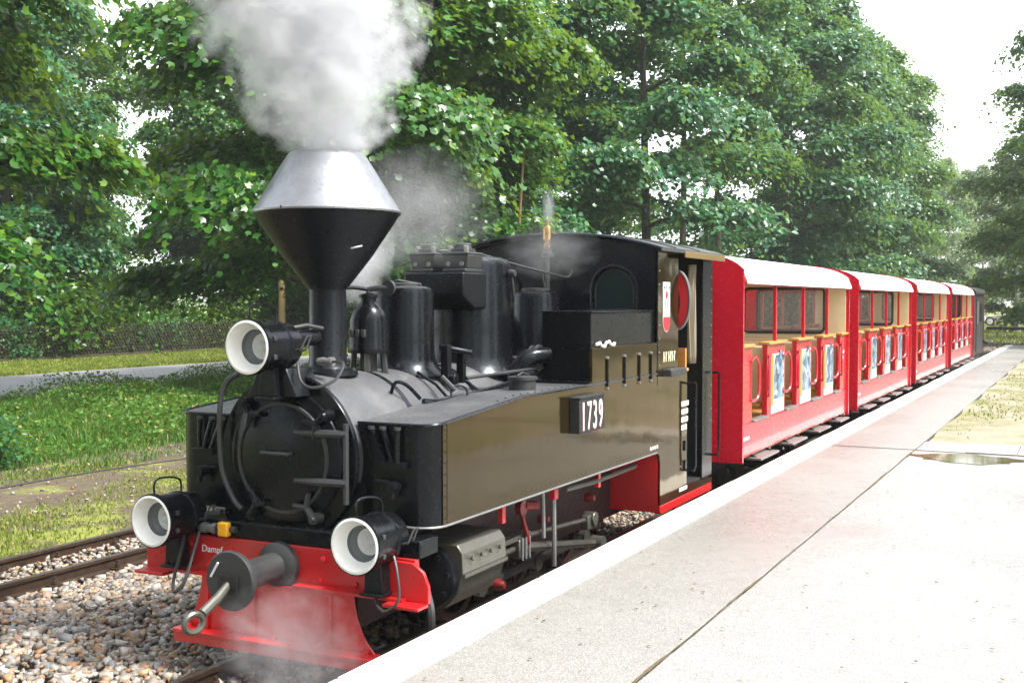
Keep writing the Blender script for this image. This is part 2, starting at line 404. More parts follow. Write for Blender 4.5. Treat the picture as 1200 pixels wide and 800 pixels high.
sg.add(vs, fs); tag(sg.build('station_ground', 'sandy_grass'), kind='structure')
rg = MB(); rg.add([(-.05, -140, PZ-.008), (390, -140, PZ), (390, 13.9, PZ+.03), (-.05, 13.9, PZ-.008)], [(0, 1, 2, 3)])
rg.add([(40, 13.9, PZ+.05), (390, 13.9, PZ+.03), (390, 300, PZ), (40, 300, PZ)], [(0, 1, 2, 3)])
tag(rg.build('lawn', 'sandy_grass'), kind='structure')

# joint filled with soil and moss, puddle, fallen leaves on the platform
vs = []; fs = []; ys = np.arange(2, 13, .06)
for i, y in enumerate(ys):
    w = max(.0015, .003 + .003*sin(y*3.1) + .002*sin(y*11) + random.uniform(-.002, .003)) * (1 if y < 6.6 or y > 9 else .35)
    vs += [(-1.70 - w + .003*sin(y*5), y, PZ+.003), (-1.698 + w + .003*sin(y*5), y, PZ+.003)]
    if i: k = 2*i; fs.append((k-2, k-1, k+1, k))
MB().add(vs, fs).build('joint_soil', 'joint_dirt', plat_o)
pw = [(-1.12 + (.52 + .07*sin(3*t) + .05*sin(7*t))*cos(t), 12.55 + (.36 + .05*sin(4*t+1) + .03*sin(9*t))*sin(t), PZ + .001) for t in np.linspace(0, 2*pi, 60)[:-1]]
tag(MB().add(pw, [tuple(range(59))]).build('puddle', 'puddle_water'), kind='structure')
n = 420; P = np.stack([RNG.uniform(-2.55, .3, n), RNG.uniform(3, 13, n)**1.0, np.full(n, PZ + .006)], 1)
a = RNG.uniform(0, 2*pi, n); r = RNG.uniform(.004, .014, n)
V = np.stack([P + np.stack([np.cos(a + q)*r, np.sin(a + q)*r*.7, RNG.uniform(0, .006, n)], 1) for q in (0, 1.6, 3.1, 4.7)], 1).reshape(-1, 3)
tag(np_mesh('leaf_litter', V, 4*np.arange(n)[:, None] + [[0, 1, 2, 3]], 'litter'), 'tiny bits of fallen leaf and grit scattered on the platform', 'litter', kind='stuff')

# --- railway tracks
def rail_profile():
    return [(-.045, -.115), (.045, -.115), (.045, -.104), (.009, -.092), (.009, -.032), (.025, -.025), (.025, -.003), (.02, 0), (-.02, 0), (-.025, -.003), (-.025, -.025), (-.009, -.032), (-.009, -.092), (-.045, -.104)]
def track(name, xc, y0, y1, label, curve_at=None, radius=60, zoff=0.):
    root = empty(name, (xc, 5, 0), label, 'railway track')
    path = [(xc, y, 0.) for y in np.arange(y0, (curve_at or y1)+.01, 2.0)]
    if curve_at:
        for k in range(1, 40):
            a = k*2.0/radius; path.append((xc + radius*(1-cos(a)), curve_at + radius*sin(a), -a))
    prof = rail_profile(); n = len(prof)
    for side in (-1, 1):
        m = MB(); vs = []; fs = []
        for i, (px, py, a) in enumerate(path):
            for (u, z) in prof:
                d = side*.322 + u; vs.append((px + d*cos(a), py + d*sin(a), z+zoff))
            if i: fs += [((i-1)*n+k, (i-1)*n+(k+1) % n, i*n+(k+1) % n, i*n+k) for k in range(n)]
        m.add(vs, fs); m.build('rail', 'rail_steel', root, (xc, 5, 0), angle=30)
    slp = None; clip = None
    for k in range(int((y1-y0)/.6)):
        y = y0 + .3 + k*.6
        if y < 1: continue
        if y > 42: break
        if slp is None:
            c = MB(); c.box(-.6, .6, -.1, .1, -.2, -.117 + zoff); o = slp = c.build('sleeper', 'sleeper_wood', root, bevel=.01)
        else: o = slp.copy(); COL.objects.link(o)
        o.location = (random.uniform(-.02, .02), y-5, random.uniform(-.006, 0)); o.rotation_euler = (0, 0, random.uniform(-.02, .02))
        if y < 13:
            for sx in (-.322, .322):
                for d in (-1, 1):
                    if clip is None:
                        c = MB(); c.box(-.035, .045, -.045, .045, -.116, -.088); c.lathe([(.02, -.088), (.02, -.055), (.013, -.053), (.013, -.03)], (.012, 0, 0), seg=8)
                        q = clip = c.build('rail_clip', 'rail_steel', root)
                    else: q = clip.copy(); COL.objects.link(q)
                    q.location = (sx + d*.052, y-5, zoff); q.rotation_euler = (0, 0, 0 if d > 0 else pi)
    return root
track('railway_track', XT, -4, 60, 'narrow gauge railway track under the red and black train', 41, 46)
track('railway_track', -7.04, -4, 110, 'empty narrow gauge track beside the strip of grass')

# --- ballast stones
def stones(name, boxes):
    base = np.array([(x, y, z) for z in (-1, 1) for y in (-1, 1) for x in (-1, 1)], float)*.58
    fb = np.array([(0, 2, 3, 1), (4, 5, 7, 6), (0, 1, 5, 4), (2, 6, 7, 3), (0, 4, 6, 2), (1, 3, 7, 5)])
    VV = []; FF = []; cnt = 0
    for (x0, x1, y0, y1, nn, r0, r1, zf) in boxes:
        px = RNG.uniform(x0, x1, nn); py = RNG.uniform(y0, y1, nn)
        r = RNG.uniform(r0, r1, nn)*RNG.uniform(.7, 1.2, nn)
        z = zf(px) + RNG.uniform(-.012, .018, nn)
        V = base[None] + RNG.normal(0, .2, (nn, 8, 3)); V *= (r[:, None]*np.ones((1, 3))*RNG.uniform(.55, 1.25, (nn, 3)))[:, None, :]
        V[:, :, 2] *= .75
        a = RNG.uniform(0, 2*pi, nn); b = RNG.normal(0, .45, nn)
        y2 = V[:, :, 1]*np.cos(b)[:, None] - V[:, :, 2]*np.sin(b)[:, None]; z2 = V[:, :, 1]*np.sin(b)[:, None] + V[:, :, 2]*np.cos(b)[:, None]
        x3 = V[:, :, 0]*np.cos(a)[:, None] - y2*np.sin(a)[:, None]; y3 = V[:, :, 0]*np.sin(a)[:, None] + y2*np.cos(a)[:, None]
        P = np.stack([x3 + px[:, None], y3 + py[:, None], z2 + z[:, None]], -1)
        VV.append(P.reshape(-1, 3)); FF.append((fb[None] + 8*np.arange(nn)[:, None, None] + cnt).reshape(-1, 4)); cnt += 8*nn
    return np_mesh(name, np.concatenate(VV), np.concatenate(FF), 'ballast_stone')
zb = lambda x: np.where(x > -6.2, -.095, -.108) - .02*np.sin((x+5)*3)
tag(stones('ballast_gravel', [(-6.68, -4.2, 3.6, 9.5, 16000, .016, .042, zb), (-7.35, -6.72, 3.0, 12, 4200, .014, .032, zb), (-4.75, -2.9, 3.0, 14, 11000, .014, .034, lambda x: -.105 + 0*x),
     (-7.9, -4.2, 9.5, 24, 9000, .02, .035, zb), (-4.4, -1.2, 40, 60, 3500, .03, .06, lambda x: -.09+0*x), (-12.3, -7.7, 7, 16, 700, .008, .028, lambda x: -.143 + 0*x)]),
    'grey and brown crushed stone ballast between the two tracks', 'ballast', kind='stuff')

# --- cable on stakes along the soil strip
c = MB(); c.tube([(-9.75, y, .06 + .03*sin(y*.9)) for y in np.arange(-2, 40, .7)], .009, 6)
cable = empty('signal_wire', (-9.75, 8, GZ), 'thin dark wire strung low along the bare soil strip', 'wire')
c.build('wire', 'rubber', cable, (-9.75, 8, GZ))
for y in (3., 12.4, 22., 31.):
    s = MB(); s.cyl((-9.75, y, GZ-.05), (-9.75, y, .1), .016, 8); s.build('stake', 'grey_iron', cable, (-9.75, 8, GZ))

# ================================================================== STEAM LOCOMOTIVE
LO = (0, 7.4, 0)
loco = empty('steam_locomotive', (XT, 7.4, 0), 'black narrow gauge steam tank locomotive with diamond chimney numbered 1739', 'locomotive')
def part(mb, name, mat, parent=None, bevel=0., **kw):
    return mb.build(name, mat, parent or loco, LO, bevel, **kw)

# --- frame, wheels and motion (mostly in the dark under the tanks)
for s in (-1, 1):
    part(MB().box(s*.43-.012, s*.43+.012, 5.0, 9.8, .24, .74), 'frame_plate', 'dirty_shaded_red')
for y in (6.12, 6.92, 7.72):
    for s in (-1, 1):
        w = MB(); w.lathe([(.05, .0), (.07, .06), (.07, .0)], (s*.35, y, .29), 'x', 20)
        w.lathe([(.24, -.03), (.275, -.03), (.30, -.028), (.30, .0), (.285, .04), (.24, .04)], (s*.35, y, .285), 'x', 36, cap=False)
        for k in range(10):
            a = k*pi/5; w.tube([(s*.35, y + .05*cos(a), .285+.05*sin(a)), (s*.35, y+.25*cos(a), .285+.25*sin(a))], .016, 6)
        part(w, 'wheel', 'dirty_shaded_red')
    part(MB().cyl((-.34, y, .285), (.34, y, .285), .05, 14), 'axle', 'grey_iron')
for s in (-1, 1):
    # cylinder with its sheet cover
    pf = [(s*.50, .64), (s*.80, .63), (s*.835, .585), (s*.84, .47), (s*.80, .36), (s*.72, .275), (s*.5, .275)]
    part(MB().prism(pf, 5.42, 5.93, 'y'), 'cylinder_cover', 'cover_steel', bevel=.006, angle=12)
    st = MB(); st.box(min(s*.838, s*.85), max(s*.838, s*.85), 5.42, 5.93, .455, .475); part(st, 'cover_strip', 'oily_steel')
    hd = MB(); hd.lathe([(.15, 5.36), (.17, 5.37), (.17, 5.42)], (s*.64, 0, .45), 'y', 28)
    for k in range(8):
        a = k*pi/4 + .2; hd.lathe([(.016, 5.335), (.016, 5.37)], (s*.64 + .14*cos(a), 0, .45 + .14*sin(a)), 'y', 8)
    part(hd, 'cylinder_head', 'matt_black')
    for k in range(4):
        c = MB(); c.lathe([(.012, 0), (.012, .014), (.006, .018)], (s*.845, 5.5 + k*.11, .55), 'x', 8); part(c, 'bolt', 'oily_steel')
    part(MB().cyl((s*.64, 5.93, .40), (s*.64, 6.5, .40), .02, 10), 'piston_rod', 'oily_steel')
    sb = MB(); sb.box(s*.64-.03, s*.64+.03, 5.93, 6.62, .455, .485); part(sb, 'slide_bar', 'oily_steel')
    ch = MB(); ch.box(s*.64-.045, s*.64+.045, 6.42, 6.58, .34, .46); part(ch, 'crosshead', 'oily_steel', bevel=.008)
    for k in range(3):
        part(MB().cyl((s*.69, 6.45+k*.05, .33), (s*.69, 6.45+k*.05, .47), .008, 6), 'crosshead_bolt', 'tarnished_light')
    part(MB().tube([(s*.66, 6.5, .40), (s*.66, 7.72, .20)], [.032, .026], 8), 'connecting_rod', 'oily_steel')
    cr = MB(); cr.box(s*.56-.015, s*.56+.015, 6.1, 7.75, .20, .25)
    for y in (6.12, 6.92, 7.72): cr.lathe([(.06, -.02), (.06, .03)], (s*.56, y, .225), 'x', 14)
    part(cr, 'coupling_rod', 'oily_steel')
    part(MB().lathe([(.055, -.03), (.055, .06)], (s*.66, 7.72, .2), 'x', 14), 'crank_pin', 'cover_steel')
    # valve gear: red link and hangers
    part(MB().tube([(s*.70, 6.72, .73), (s*.70, 6.73, .66), (s*.70, 6.74, .42)], .014, 8), 'hanger_rod', 'tarnished_light')
    lk = MB(); lk.lathe([(.02, -.02), (.05, -.02), (.05, .02), (.02, .02)], (s*.68, 6.45, .66), 'x', 16); lk.tube([(s*.68, 6.48, .67), (s*.68, 6.66, .64)], .03, 8)
    part(lk, 'valve_link', 'dark_red')
    part(MB().tube([(s*.69, 6.44, .62), (s*.69, 6.5, .5), (s*.69, 6.54, .42)], [.012, .018, .01], 8), 'link_arm', 'dark_red')
    tr = MB(); tr.tube([(s*.73, 6.83, .74), (s*.73, 6.84, .22)], .016, 8); part(tr, 'hanger_rod', 'tarnished_light')
    part(MB().box(s*.73-.02, s*.73+.02, 6.8, 6.86, .66, .74), 'hanger_bracket', 'loco_red')
    part(MB().tube([(s*.66, 6.6, .46), (s*.66, 7.55, .40)], .018, 8), 'valve_rod', 'oily_steel')
    ec = MB(); ec.box(s*.66-.03, s*.66+.03, 7.5, 7.68, .33, .43); ec.lathe([(.05, -.04), (.05, .05)], (s*.66, 7.6, .40), 'x', 12)
    part(ec, 'eccentric_crank', 'cover_steel', bevel=.006)
    for (y, z) in ((6.95, .5), (7.74, .52), (6.3, .2)):
        part(MB().lathe([(.035, -.03), (.038, 0), (.02, .04)], (s*.6, y, z), 'x', 12), 'oil_cup', 'dark_red')
    part(MB().box(s*.5-.02, s*.5+.03, 6.85, 8.4, .70, .735), 'tank_bearer', 'cover_steel')
    part(MB().tube([(s*.78, 6.9, .72), (s*.78, 7.35, .70), (s*.74, 8.3, .69)], .02, 8), 'blow_pipe', 'cover_steel')
    for y in (5.98, 7.45):
        part(MB().box(s*.76, s*.79, y, y+.04, .65, .80), 'tank_bracket', 'loco_red')
    part(MB().box(min(s*.3, s*.858), max(s*.3, s*.858), 8.535, 8.56, .30, .79), 'ash_panel', 'loco_red')
    # step frame under the cab
    sf = MB(); sf.box(min(s*.80, s*.862), max(s*.80, s*.862), 8.56, 9.90, .285, .352)
    for y in (8.95, 9.84): sf.box(s*.83-.018, s*.83+.018, y, y+.05, .0, .29)
    part(sf, 'cab_step_frame', 'loco_red', bevel=.006)
part(MB().box(-.42, .42, 5.05, 9.7, .55, .6), 'frame_stretcher', 'sooty_black')
part(MB().box(-.40, .40, 8.0, 8.5, .2, .75), 'ash_pan', 'sooty_black')

# --- buffer beam, plough, coupler
bb = part(MB().box(-.84, .84, 4.925, 4.965, .45, .655), 'buffer_beam', 'loco_red', bevel=.004)
for (x, z) in ((-.62, .60), (-.33, .59), (.28, .60), (.26, .49), (.48, .49), (.62, .58), (-.5, .49), (.72, .49)):
    part(MB().lathe([(.017, 4.926), (.016, 4.914), (.006, 4.909)], (x, 0, z), 'y', 10), 'rivet', 'loco_red', bb)
part(MB().box(.12, .80, 4.86, 4.925, .447, .462), 'beam_ledge', 'loco_red', bb)
part(MB().box(-.80, -.12, 4.86, 4.925, .447, .462), 'beam_ledge', 'loco_red', bb)
for s in (-1, 1):
    eb = [(s*.70, .445), (s*.93, .445), (s*.93, .53), (s*.90, .60), (s*.84, .64), (s*.70, .645)]
    part(MB().prism(eb, 4.90, 4.922, 'y'), 'beam_end_plate', 'loco_red', bb, bevel=.003)
    part(MB().box(min(s*.72, s*.93), max(s*.72, s*.93), 4.80, 4.90, .43, .447), 'lamp_shelf', 'loco_red', bb, bevel=.003)
def letters(txt, name, mat, parent, size, M, extr=.0015, off=LO, sx=1.):
    cu = bpy.data.curves.new(name, 'FONT'); cu.body = txt; cu.size = size; cu.extrude = extr; cu.resolution_u = 3; cu.offset = 0.0
    t = bpy.data.objects.new('tmp', cu); COL.objects.link(t); dg = bpy.context.evaluated_depsgraph_get(); dg.update()
    me = bpy.data.meshes.new_from_object(t.evaluated_get(dg)); bpy.data.objects.remove(t); me.name = name
    o, ex, ey = [np.array(q, float) for q in M]; ez = np.cross(ex, ey)
    for v in me.vertices:
        q = o + ex*v.co.x*sx + ey*v.co.y + ez*v.co.z; v.co = tuple(q - np.array(off))
    ob = bpy.data.objects.new(name, me); COL.objects.link(ob); me.materials.clear(); me.materials.append(MAT[mat]); ob.parent = parent
    return ob
for txt, x, z, sz in (('Dampf', -.545, .565, .055),):
    letters(txt, 'lettering', 'white_paint', bb, sz, ((x, 4.921, z), (1, 0, 0), (0, 0, 1)))
# plough
rt = [(.50, .447), (.505, .40), (.525, .32), (.565, .23), (.63, .155)]
pl = rt + [(-x, z) for x, z in reversed(rt)]
cowp = part(MB().prism(pl, 4.872, 4.884, 'y'), 'plough_plate', 'loco_red', bevel=.002)
part(MB().box(-.645, .645, 4.79, 4.90, .135, .158), 'plough_foot', 'loco_red', cowp, bevel=.004)
part(MB().box(-.645, .645, 4.80, 4.82, .085, .135), 'plough_foot', 'loco_red', cowp, bevel=.004)
for x in (-.46, -.14, .36):
    part(MB().box(x-.012, x+.012, 4.855, 4.872, .16, .44), 'plough_rib', 'loco_red', cowp, bevel=.002)
for x in (-.58, -.3, 0, .3, .58):
    part(MB().lathe([(.018, .158), (.016, .172), (.006, .177)], (x, 4.855, 0), 'z', 10), 'rivet', 'loco_red', cowp)
# coupler
cp = part(MB().lathe([(.125, 4.925), (.125, 4.885), (.105, 4.87), (.078, 4.86), (.072, 4.6), (.10, 4.555), (.148, 4.545), (.152, 4.53), (.152, 4.515), (.146, 4.508)], (.0, 0, .545), 'y', 44), 'centre_buffer', 'grey_iron')
part(MB().box(-.06, .06, 4.496, 4.512, .50, .575), 'buffer_slot', 'sooty_black', cp)
lk = MB(); lk.tube([(.0, 4.53, .545), (-.012, 4.44, .475), (-.025, 4.34, .42)], [.02, .026, .026], 10)
ring = [(-.03 + .014*cos(a), 4.285 + .05*cos(a), .385 + .05*sin(a)*.9) for a in np.linspace(0, 2*pi, 22)]
lk.tube(ring, .016, 8); part(lk, 'draw_link', 'cover_steel', cp)
part(MB().tube([(-.11, 4.5, .56), (-.06, 4.497, .635)], .006, 6), 'white_mark', 'white_paint', cp)

# --- front platform plate
fp = MB(); fp.box(-.86, .86, 4.94, 5.12, .655, .745); part(fp, 'front_footplate', 'black_paint', bevel=.008)
part(MB().tube([(-.42, 4.932, .742), (.55, 4.932, .742)], .008, 6), 'edge_bead', 'black_paint')
va = part(MB().tube([(-.56, 4.92, .70), (-.30, 4.92, .705)], .018, 10), 'front_pipe', 'grey_iron')
part(MB().box(-.405, -.335, 4.885, 4.925, .665, .745), 'valve_tag', 'yellow_paint', va, bevel=.01)
part(MB().lathe([(.03, -.53), (.03, -.50), (.022, -.5), (.022, -.46), (.03, -.46), (.03, -.43)], (0, 4.92, .70), 'x', 10), 'pipe_union', 'tarnished_light', va)
part(MB().box(.60, .65, 4.89, 4.93, .68, .74), 'valve_tag', 'yellow_paint', va, bevel=.01)

# --- boiler and smokebox
BZ = 1.115
bo = MB(); bo.lathe([(.425, 5.6), (.425, 8.46)], (0, 0, BZ), 'y', 72, cap=False); boiler = part(bo, 'boiler', 'sky_glare_black')
for y in (5.62, 6.45, 7.5):
    part(MB().lathe([(.426, y), (.433, y+.002), (.433, y+.045), (.426, y+.047)], (0, 0, BZ), 'y', 72, cap=False), 'boiler_band', 'black_paint', boiler)
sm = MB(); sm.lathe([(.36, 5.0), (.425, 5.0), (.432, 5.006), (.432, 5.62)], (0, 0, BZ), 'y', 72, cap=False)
smoke = part(sm, 'smokebox', 'sky_glare_black')
fr = MB(); fr.lathe([(.35, 5.0), (.35, 4.982), (.40, 4.982), (.445, 4.985), (.45, 4.995), (.45, 5.01)], (0, 0, BZ), 'y', 72, cap=False); part(fr, 'smokebox_ring', 'black_paint', smoke)
dr = MB(); dr.lathe([(0.001, 4.915), (.1, 4.918), (.2, 4.928), (.29, 4.944), (.345, 4.96), (.362, 4.966), (.366, 4.974), (.366, 4.99)], (0, 0, BZ), 'y', 72, cap=False)
door = part(dr, 'smokebox_door', 'black_paint')
part(MB().lathe([(.28, 4.946), (.283, 4.934), (.297, 4.934), (.3, 4.948)], (0, 0, BZ), 'y', 64, cap=False), 'door_ring', 'grey_iron', door)
for z in (.145, -.11):
    part(MB().tube([(.10, 4.918, BZ+z), (.26, 4.92, BZ+z), (.36, 4.935, BZ+z), (.41, 4.95, BZ+z)], [.012, .022, .022, .022], 8), 'hinge_strap', 'grey_iron', door)
part(MB().cyl((.405, 4.95, BZ-.22), (.405, 4.95, BZ+.2), .016, 10), 'hinge_pin', 'grey_iron', door)
part(MB().tube([(-.1, 4.93, BZ+.03), (-.1, 4.885, BZ+.03), (.08, 4.885, BZ+.03), (.08, 4.925, BZ+.03)], .009, 8), 'door_handle', 'grey_iron', door)
for a in (40, 130, 238, 305):
    a = radians(a); cx_, cz_ = .375*cos(a), BZ + .375*sin(a); ux, uz = -cos(a), -sin(a); tx, tz = -uz, ux
    d = MB(); d.cyl((cx_, 5.0, cz_), (cx_, 4.915, cz_), .03, 14); d.lathe([(.02, 4.915), (.012, 4.9)], (cx_, 0, cz_), 'y', 10)
    d.tube([(cx_, 4.925, cz_), (cx_ + ux*.085, 4.915, cz_ + uz*.085)], [.024, .016], 8)
    d.tube([(cx_ + ux*.07, 4.915, cz_ + uz*.07), (cx_ + ux*.12 + tx*.06, 4.91, cz_ + uz*.12 + tz*.06)], [.016, .013], 8)
    d.tube([(cx_ + ux*.07, 4.915, cz_ + uz*.07), (cx_ + ux*.12 - tx*.06, 4.91, cz_ + uz*.12 - tz*.06)], [.016, .013], 8)
    part(d, 'door_clamp', 'matt_black' if a < 5 else 'grey_iron', door)
wrap = MB(); wrap.prism([(-.46, .745), (.46, .745), (.46, 1.0), (-.46, 1.0)], 5.02, 5.06, 'y'); part(wrap, 'smokebox_skirt', 'black_paint')
part(MB().tube([(-.30, 4.97, 1.56), (-.385, 4.945, 1.50), (-.415, 4.93, 1.35), (-.405, 4.93, 1.05), (-.33, 4.93, .88), (-.27, 4.935, .82)], .016, 8, smooth=5), 'conduit', 'grey_iron')
ss = MB(); ss.prism([(-.36, 1.36), (.36, 1.36), (.30, 1.47), (.13, 1.545), (-.13, 1.545), (-.30, 1.47)], 5.03, 5.7, 'y'); 

# --- side tanks
def tank(s):
    xo, xi, yf, yr = .86, .40, 5.07, 8.45; r = .13
    ztop = lambda y: 1.31 if y < 5.1 else (1.31 + .08*min(1, (y-5.1)/1.02))
    stn = [(xi, yf), (xo-r, yf)] + [(xo-r + r*sin(a), yf + r - r*cos(a)) for a in np.linspace(0.15, pi/2, 9)] + [(xo, 5.4), (xo, 5.75), (xo, 6.12), (xo, 6.8), (xo, 7.6), (xo, yr)]
    m = MB(); n = len(stn); vs = []
    for (x, y) in stn: vs += [(s*x, y, .785), (s*x, y, ztop(y)), (s*xi, y, .785), (s*xi, y, ztop(y))]
    fs = []
    for i in range(n-1):
        a, b = 4*i, 4*i+4
        fs += [(a, b, b+1, a+1), (a+1, b+1, b+3, a+3), (a, a+2, b+2, b)]
        if i: fs.append((a+2, a+3, b+3, b+2))
    e = 4*(n-1); fs.append((e, e+2, e+3, e+1))
    m.add(vs, [f for f in fs])
    t = part(m, 'side_tank', 'black_paint', angle=28)
    sp_ = [(5.165, .792), (8.449, .792), (8.449, 1.386), (6.12, 1.386), (5.165, 1.312)]; part(MB().prism(sp_, min(s*.8602, s*.8625), max(s*.8602, s*.8625), 'x'), 'tank_side_plate', 'olive_reflection_black', t)  # thin sheet carrying the olive reflection tint on the tank's side
    tt = MB(); q = []
    for (x, y) in stn[1:]: q += [(s*(x-.012), y+.006, ztop(y)+.003), (s*(xi+.0), y+.006, ztop(y)+.003)]
    tt.add(q, [(2*i, 2*i+2, 2*i+3, 2*i+1) for i in range(len(stn)-2)]); part(tt, 'tank_top', 'sky_glare_black', t)  # paler top sheet with the sky glare in its colour
    lip = [(s*(x+.003), y-.003, ztop(y)+.002) for x, y in stn]; part(MB().tube(lip, .009, 6), 'tank_lip', 'black_paint', t)
    lip = [(s*(x+.004), y-.004, .782) for x, y in stn]; part(MB().tube(lip, .007, 6), 'tank_edge_highlight', 'tarnished_light', t)  # pale bead paints the highlight along the tank's bottom edge
    part(MB().box(s*.863-.002, s*.863+.002, 5.205, 5.211, .793, 1.312), 'tank_seam', 'sooty_black', t)
    for k in range(9): part(MB().lathe([(.007, s*.8625), (.005, s*.867)], (0, 5.188, .82 + k*.058), 'x', 6), 'rivet', 'olive_reflection_black', t)
    for k in range(46): part(MB().lathe([(.006, s*.8625), (.004, s*.8655)], (0, 5.26 + k*.069, .812), 'x', 6), 'rivet', 'olive_reflection_black', t)
    # rivet line along the top
    for k in range(26):
        y = 5.9 + k*.1
        part(MB().lathe([(.008, 0), (.006, .006)], (s*.80, y, ztop(y)+.001), 'z', 6), 'rivet', 'black_paint', t)
    # pipe bundle and tap on the front face
    for k, (dx, lean) in enumerate(((.0, .08), (.07, .06), (.16, .0))):
        x = .50 + dx
        part(MB().tube([(s*(x), 5.045, 1.295), (s*(x+lean*.5), 5.04, 1.2), (s*(x+lean), 5.045, 1.12)], .014, 8), 'drain_pipe', 'black_paint', t)
        part(MB().lathe([(.019, 1.285), (.019, 1.30)], (s*x, 5.045, 0), 'z', 10), 'pipe_cap', 'grey_iron', t)
    part(MB().box(min(s*.56, s*.71), max(s*.56, s*.71), 5.03, 5.068, 1.085, 1.12), 'pipe_clip', 'black_paint', t, bevel=.004)
    tp = MB(); tp.tube([(s*.53, 5.03, 1.02), (s*.62, 5.03, 1.015)], .008, 6); tp.lathe([(.03, 5.0), (.03, 5.068)], (s*.64, 0, .99), 'y', 10); tp.cyl((s*.64, 5.02, .93), (s*.64, 5.02, .99), .014, 8)
    part(tp, 'drain_tap', 'matt_black', t)
    fc = MB(); fc.lathe([(.085, 1.385), (.085, 1.455), (.095, 1.457), (.095, 1.475), (.05, 1.48)], (s*.64, 6.55, 0), 'z', 24); part(fc, 'tank_filler', 'grey_iron', t)
    part(MB().tube([(s*.64, 6.47, 1.482), (s*.64, 6.55, 1.50), (s*.64, 6.63, 1.482)], .007, 6), 'filler_handle', 'grey_iron', t)
    return t
tanks = [tank(s) for s in (-1, 1)]
# sloping infill between boiler and tanks, pipes on it
for s in (-1, 1):
    part(MB().tube([(s*.41, 5.72, 1.37), (s*.46, 5.9, 1.36), (s*.47, 6.5, 1.40), (s*.45, 7.1, 1.44), (s*.40, 7.4, 1.46)], .02, 8, smooth=3), 'feed_pipe', 'black_paint')
    part(MB().tube([(s*.30, 5.55, 1.43), (s*.33, 5.55, 1.49), (s*.37, 5.6, 1.475), (s*.40, 5.7, 1.39)], .011, 8, smooth=4), 'sand_pipe', 'black_paint')
    part(MB().tube([(s*.20, 6.0, 1.52), (s*.33, 6.0, 1.45), (s*.43, 6.02, 1.345)], .010, 8), 'sand_pipe', 'black_paint')
    part(MB().tube([(s*.24, 6.35, 1.50), (s*.35, 6.38, 1.43), (s*.44, 6.4, 1.37)], .010, 8), 'sand_pipe', 'black_paint')
ey = MB(); ey.tube([(.48+.04*cos(a), 6.02+.03*cos(a), 1.405+.045*sin(a)) for a in np.linspace(0, 2*pi, 18)], .008, 6); ey.tube([(.38, 5.98, 1.50), (.46, 6.0, 1.42)], .016, 8); part(ey, 'lifting_eye', 'grey_iron')
lv = MB(); lv.box(.27, .32, 6.16, 6.21, 1.44, 1.68); lv.box(.30, .35, 6.30, 6.34, 1.44, 1.64); lv.cyl((.25, 6.18, 1.67), (.40, 6.32, 1.63), .018, 8); lv.lathe([(.035, .27), (.035, .36)], (0, 6.2, 1.47), 'x', 12)
part(lv, 'lever_bracket', 'matt_black', bevel=.004)
part(MB().cyl((.36, 6.32, 1.47), (.50, 7.4, 1.50), .011, 8), 'regulator_rod', 'grey_iron')
part(MB().tube([(.33, 6.98, 1.43), (.38, 7.02, 1.50), (.44, 7.06, 1.57), (.52, 7.19, 1.585)], [.055, .058, .058, .055], 14, smooth=4), 'injector_elbow', 'black_paint')
part(MB().lathe([(.075, .47), (.075, .49)], (0, 7.13, 1.58), 'x', 18), 'elbow_flange', 'grey_iron')
part(MB().lathe([(.075, .44), (.075, .455)], (0, 7.10, 1.575), 'x', 18), 'elbow_flange', 'grey_iron')

# --- chimney
CY = 5.36
chm = part(MB().lathe([(.17, 1.535), (.165, 1.56), (.12, 1.575), (.106, 1.60), (.104, 2.015), (.112, 2.02), (.112, 2.035)], (0, CY, 0), 'z', 48, cap=False), 'chimney', 'matt_black')
part(MB().lathe([(.11, 2.02), (.25, 2.20), (.40, 2.425), (.412, 2.436), (.413, 2.446)], (0, CY, 0), 'z', 72, cap=False), 'chimney_lower_cone', 'matt_black', chm)
part(MB().lathe([(.415, 2.442), (.416, 2.452), (.408, 2.462), (.225, 2.755), (.208, 2.775), (.20, 2.778), (.195, 2.77), (.19, 2.55), (.1, 2.3)], (0, CY, 0), 'z', 72, cap=False), 'chimney_upper_cone', 'cone_metal', chm)
part(MB().box(-.003, .003, CY-.418, CY-.40, 2.44, 2.46), 'cone_seam', 'grey_iron', chm)
part(MB().tube([(.30, CY-.10, 2.25), (.285, CY-.15, 2.24), (.27, CY-.16, 2.235)], .006, 6), 'cone_hook', 'tarnished_light', chm)
for k in range(6):
    a = k*pi/3 + .3; part(MB().lathe([(.014, 1.555), (.013, 1.575)], (.148*cos(a), CY + .148*sin(a), 0), 'z', 8), 'bolt', 'grey_iron', chm)

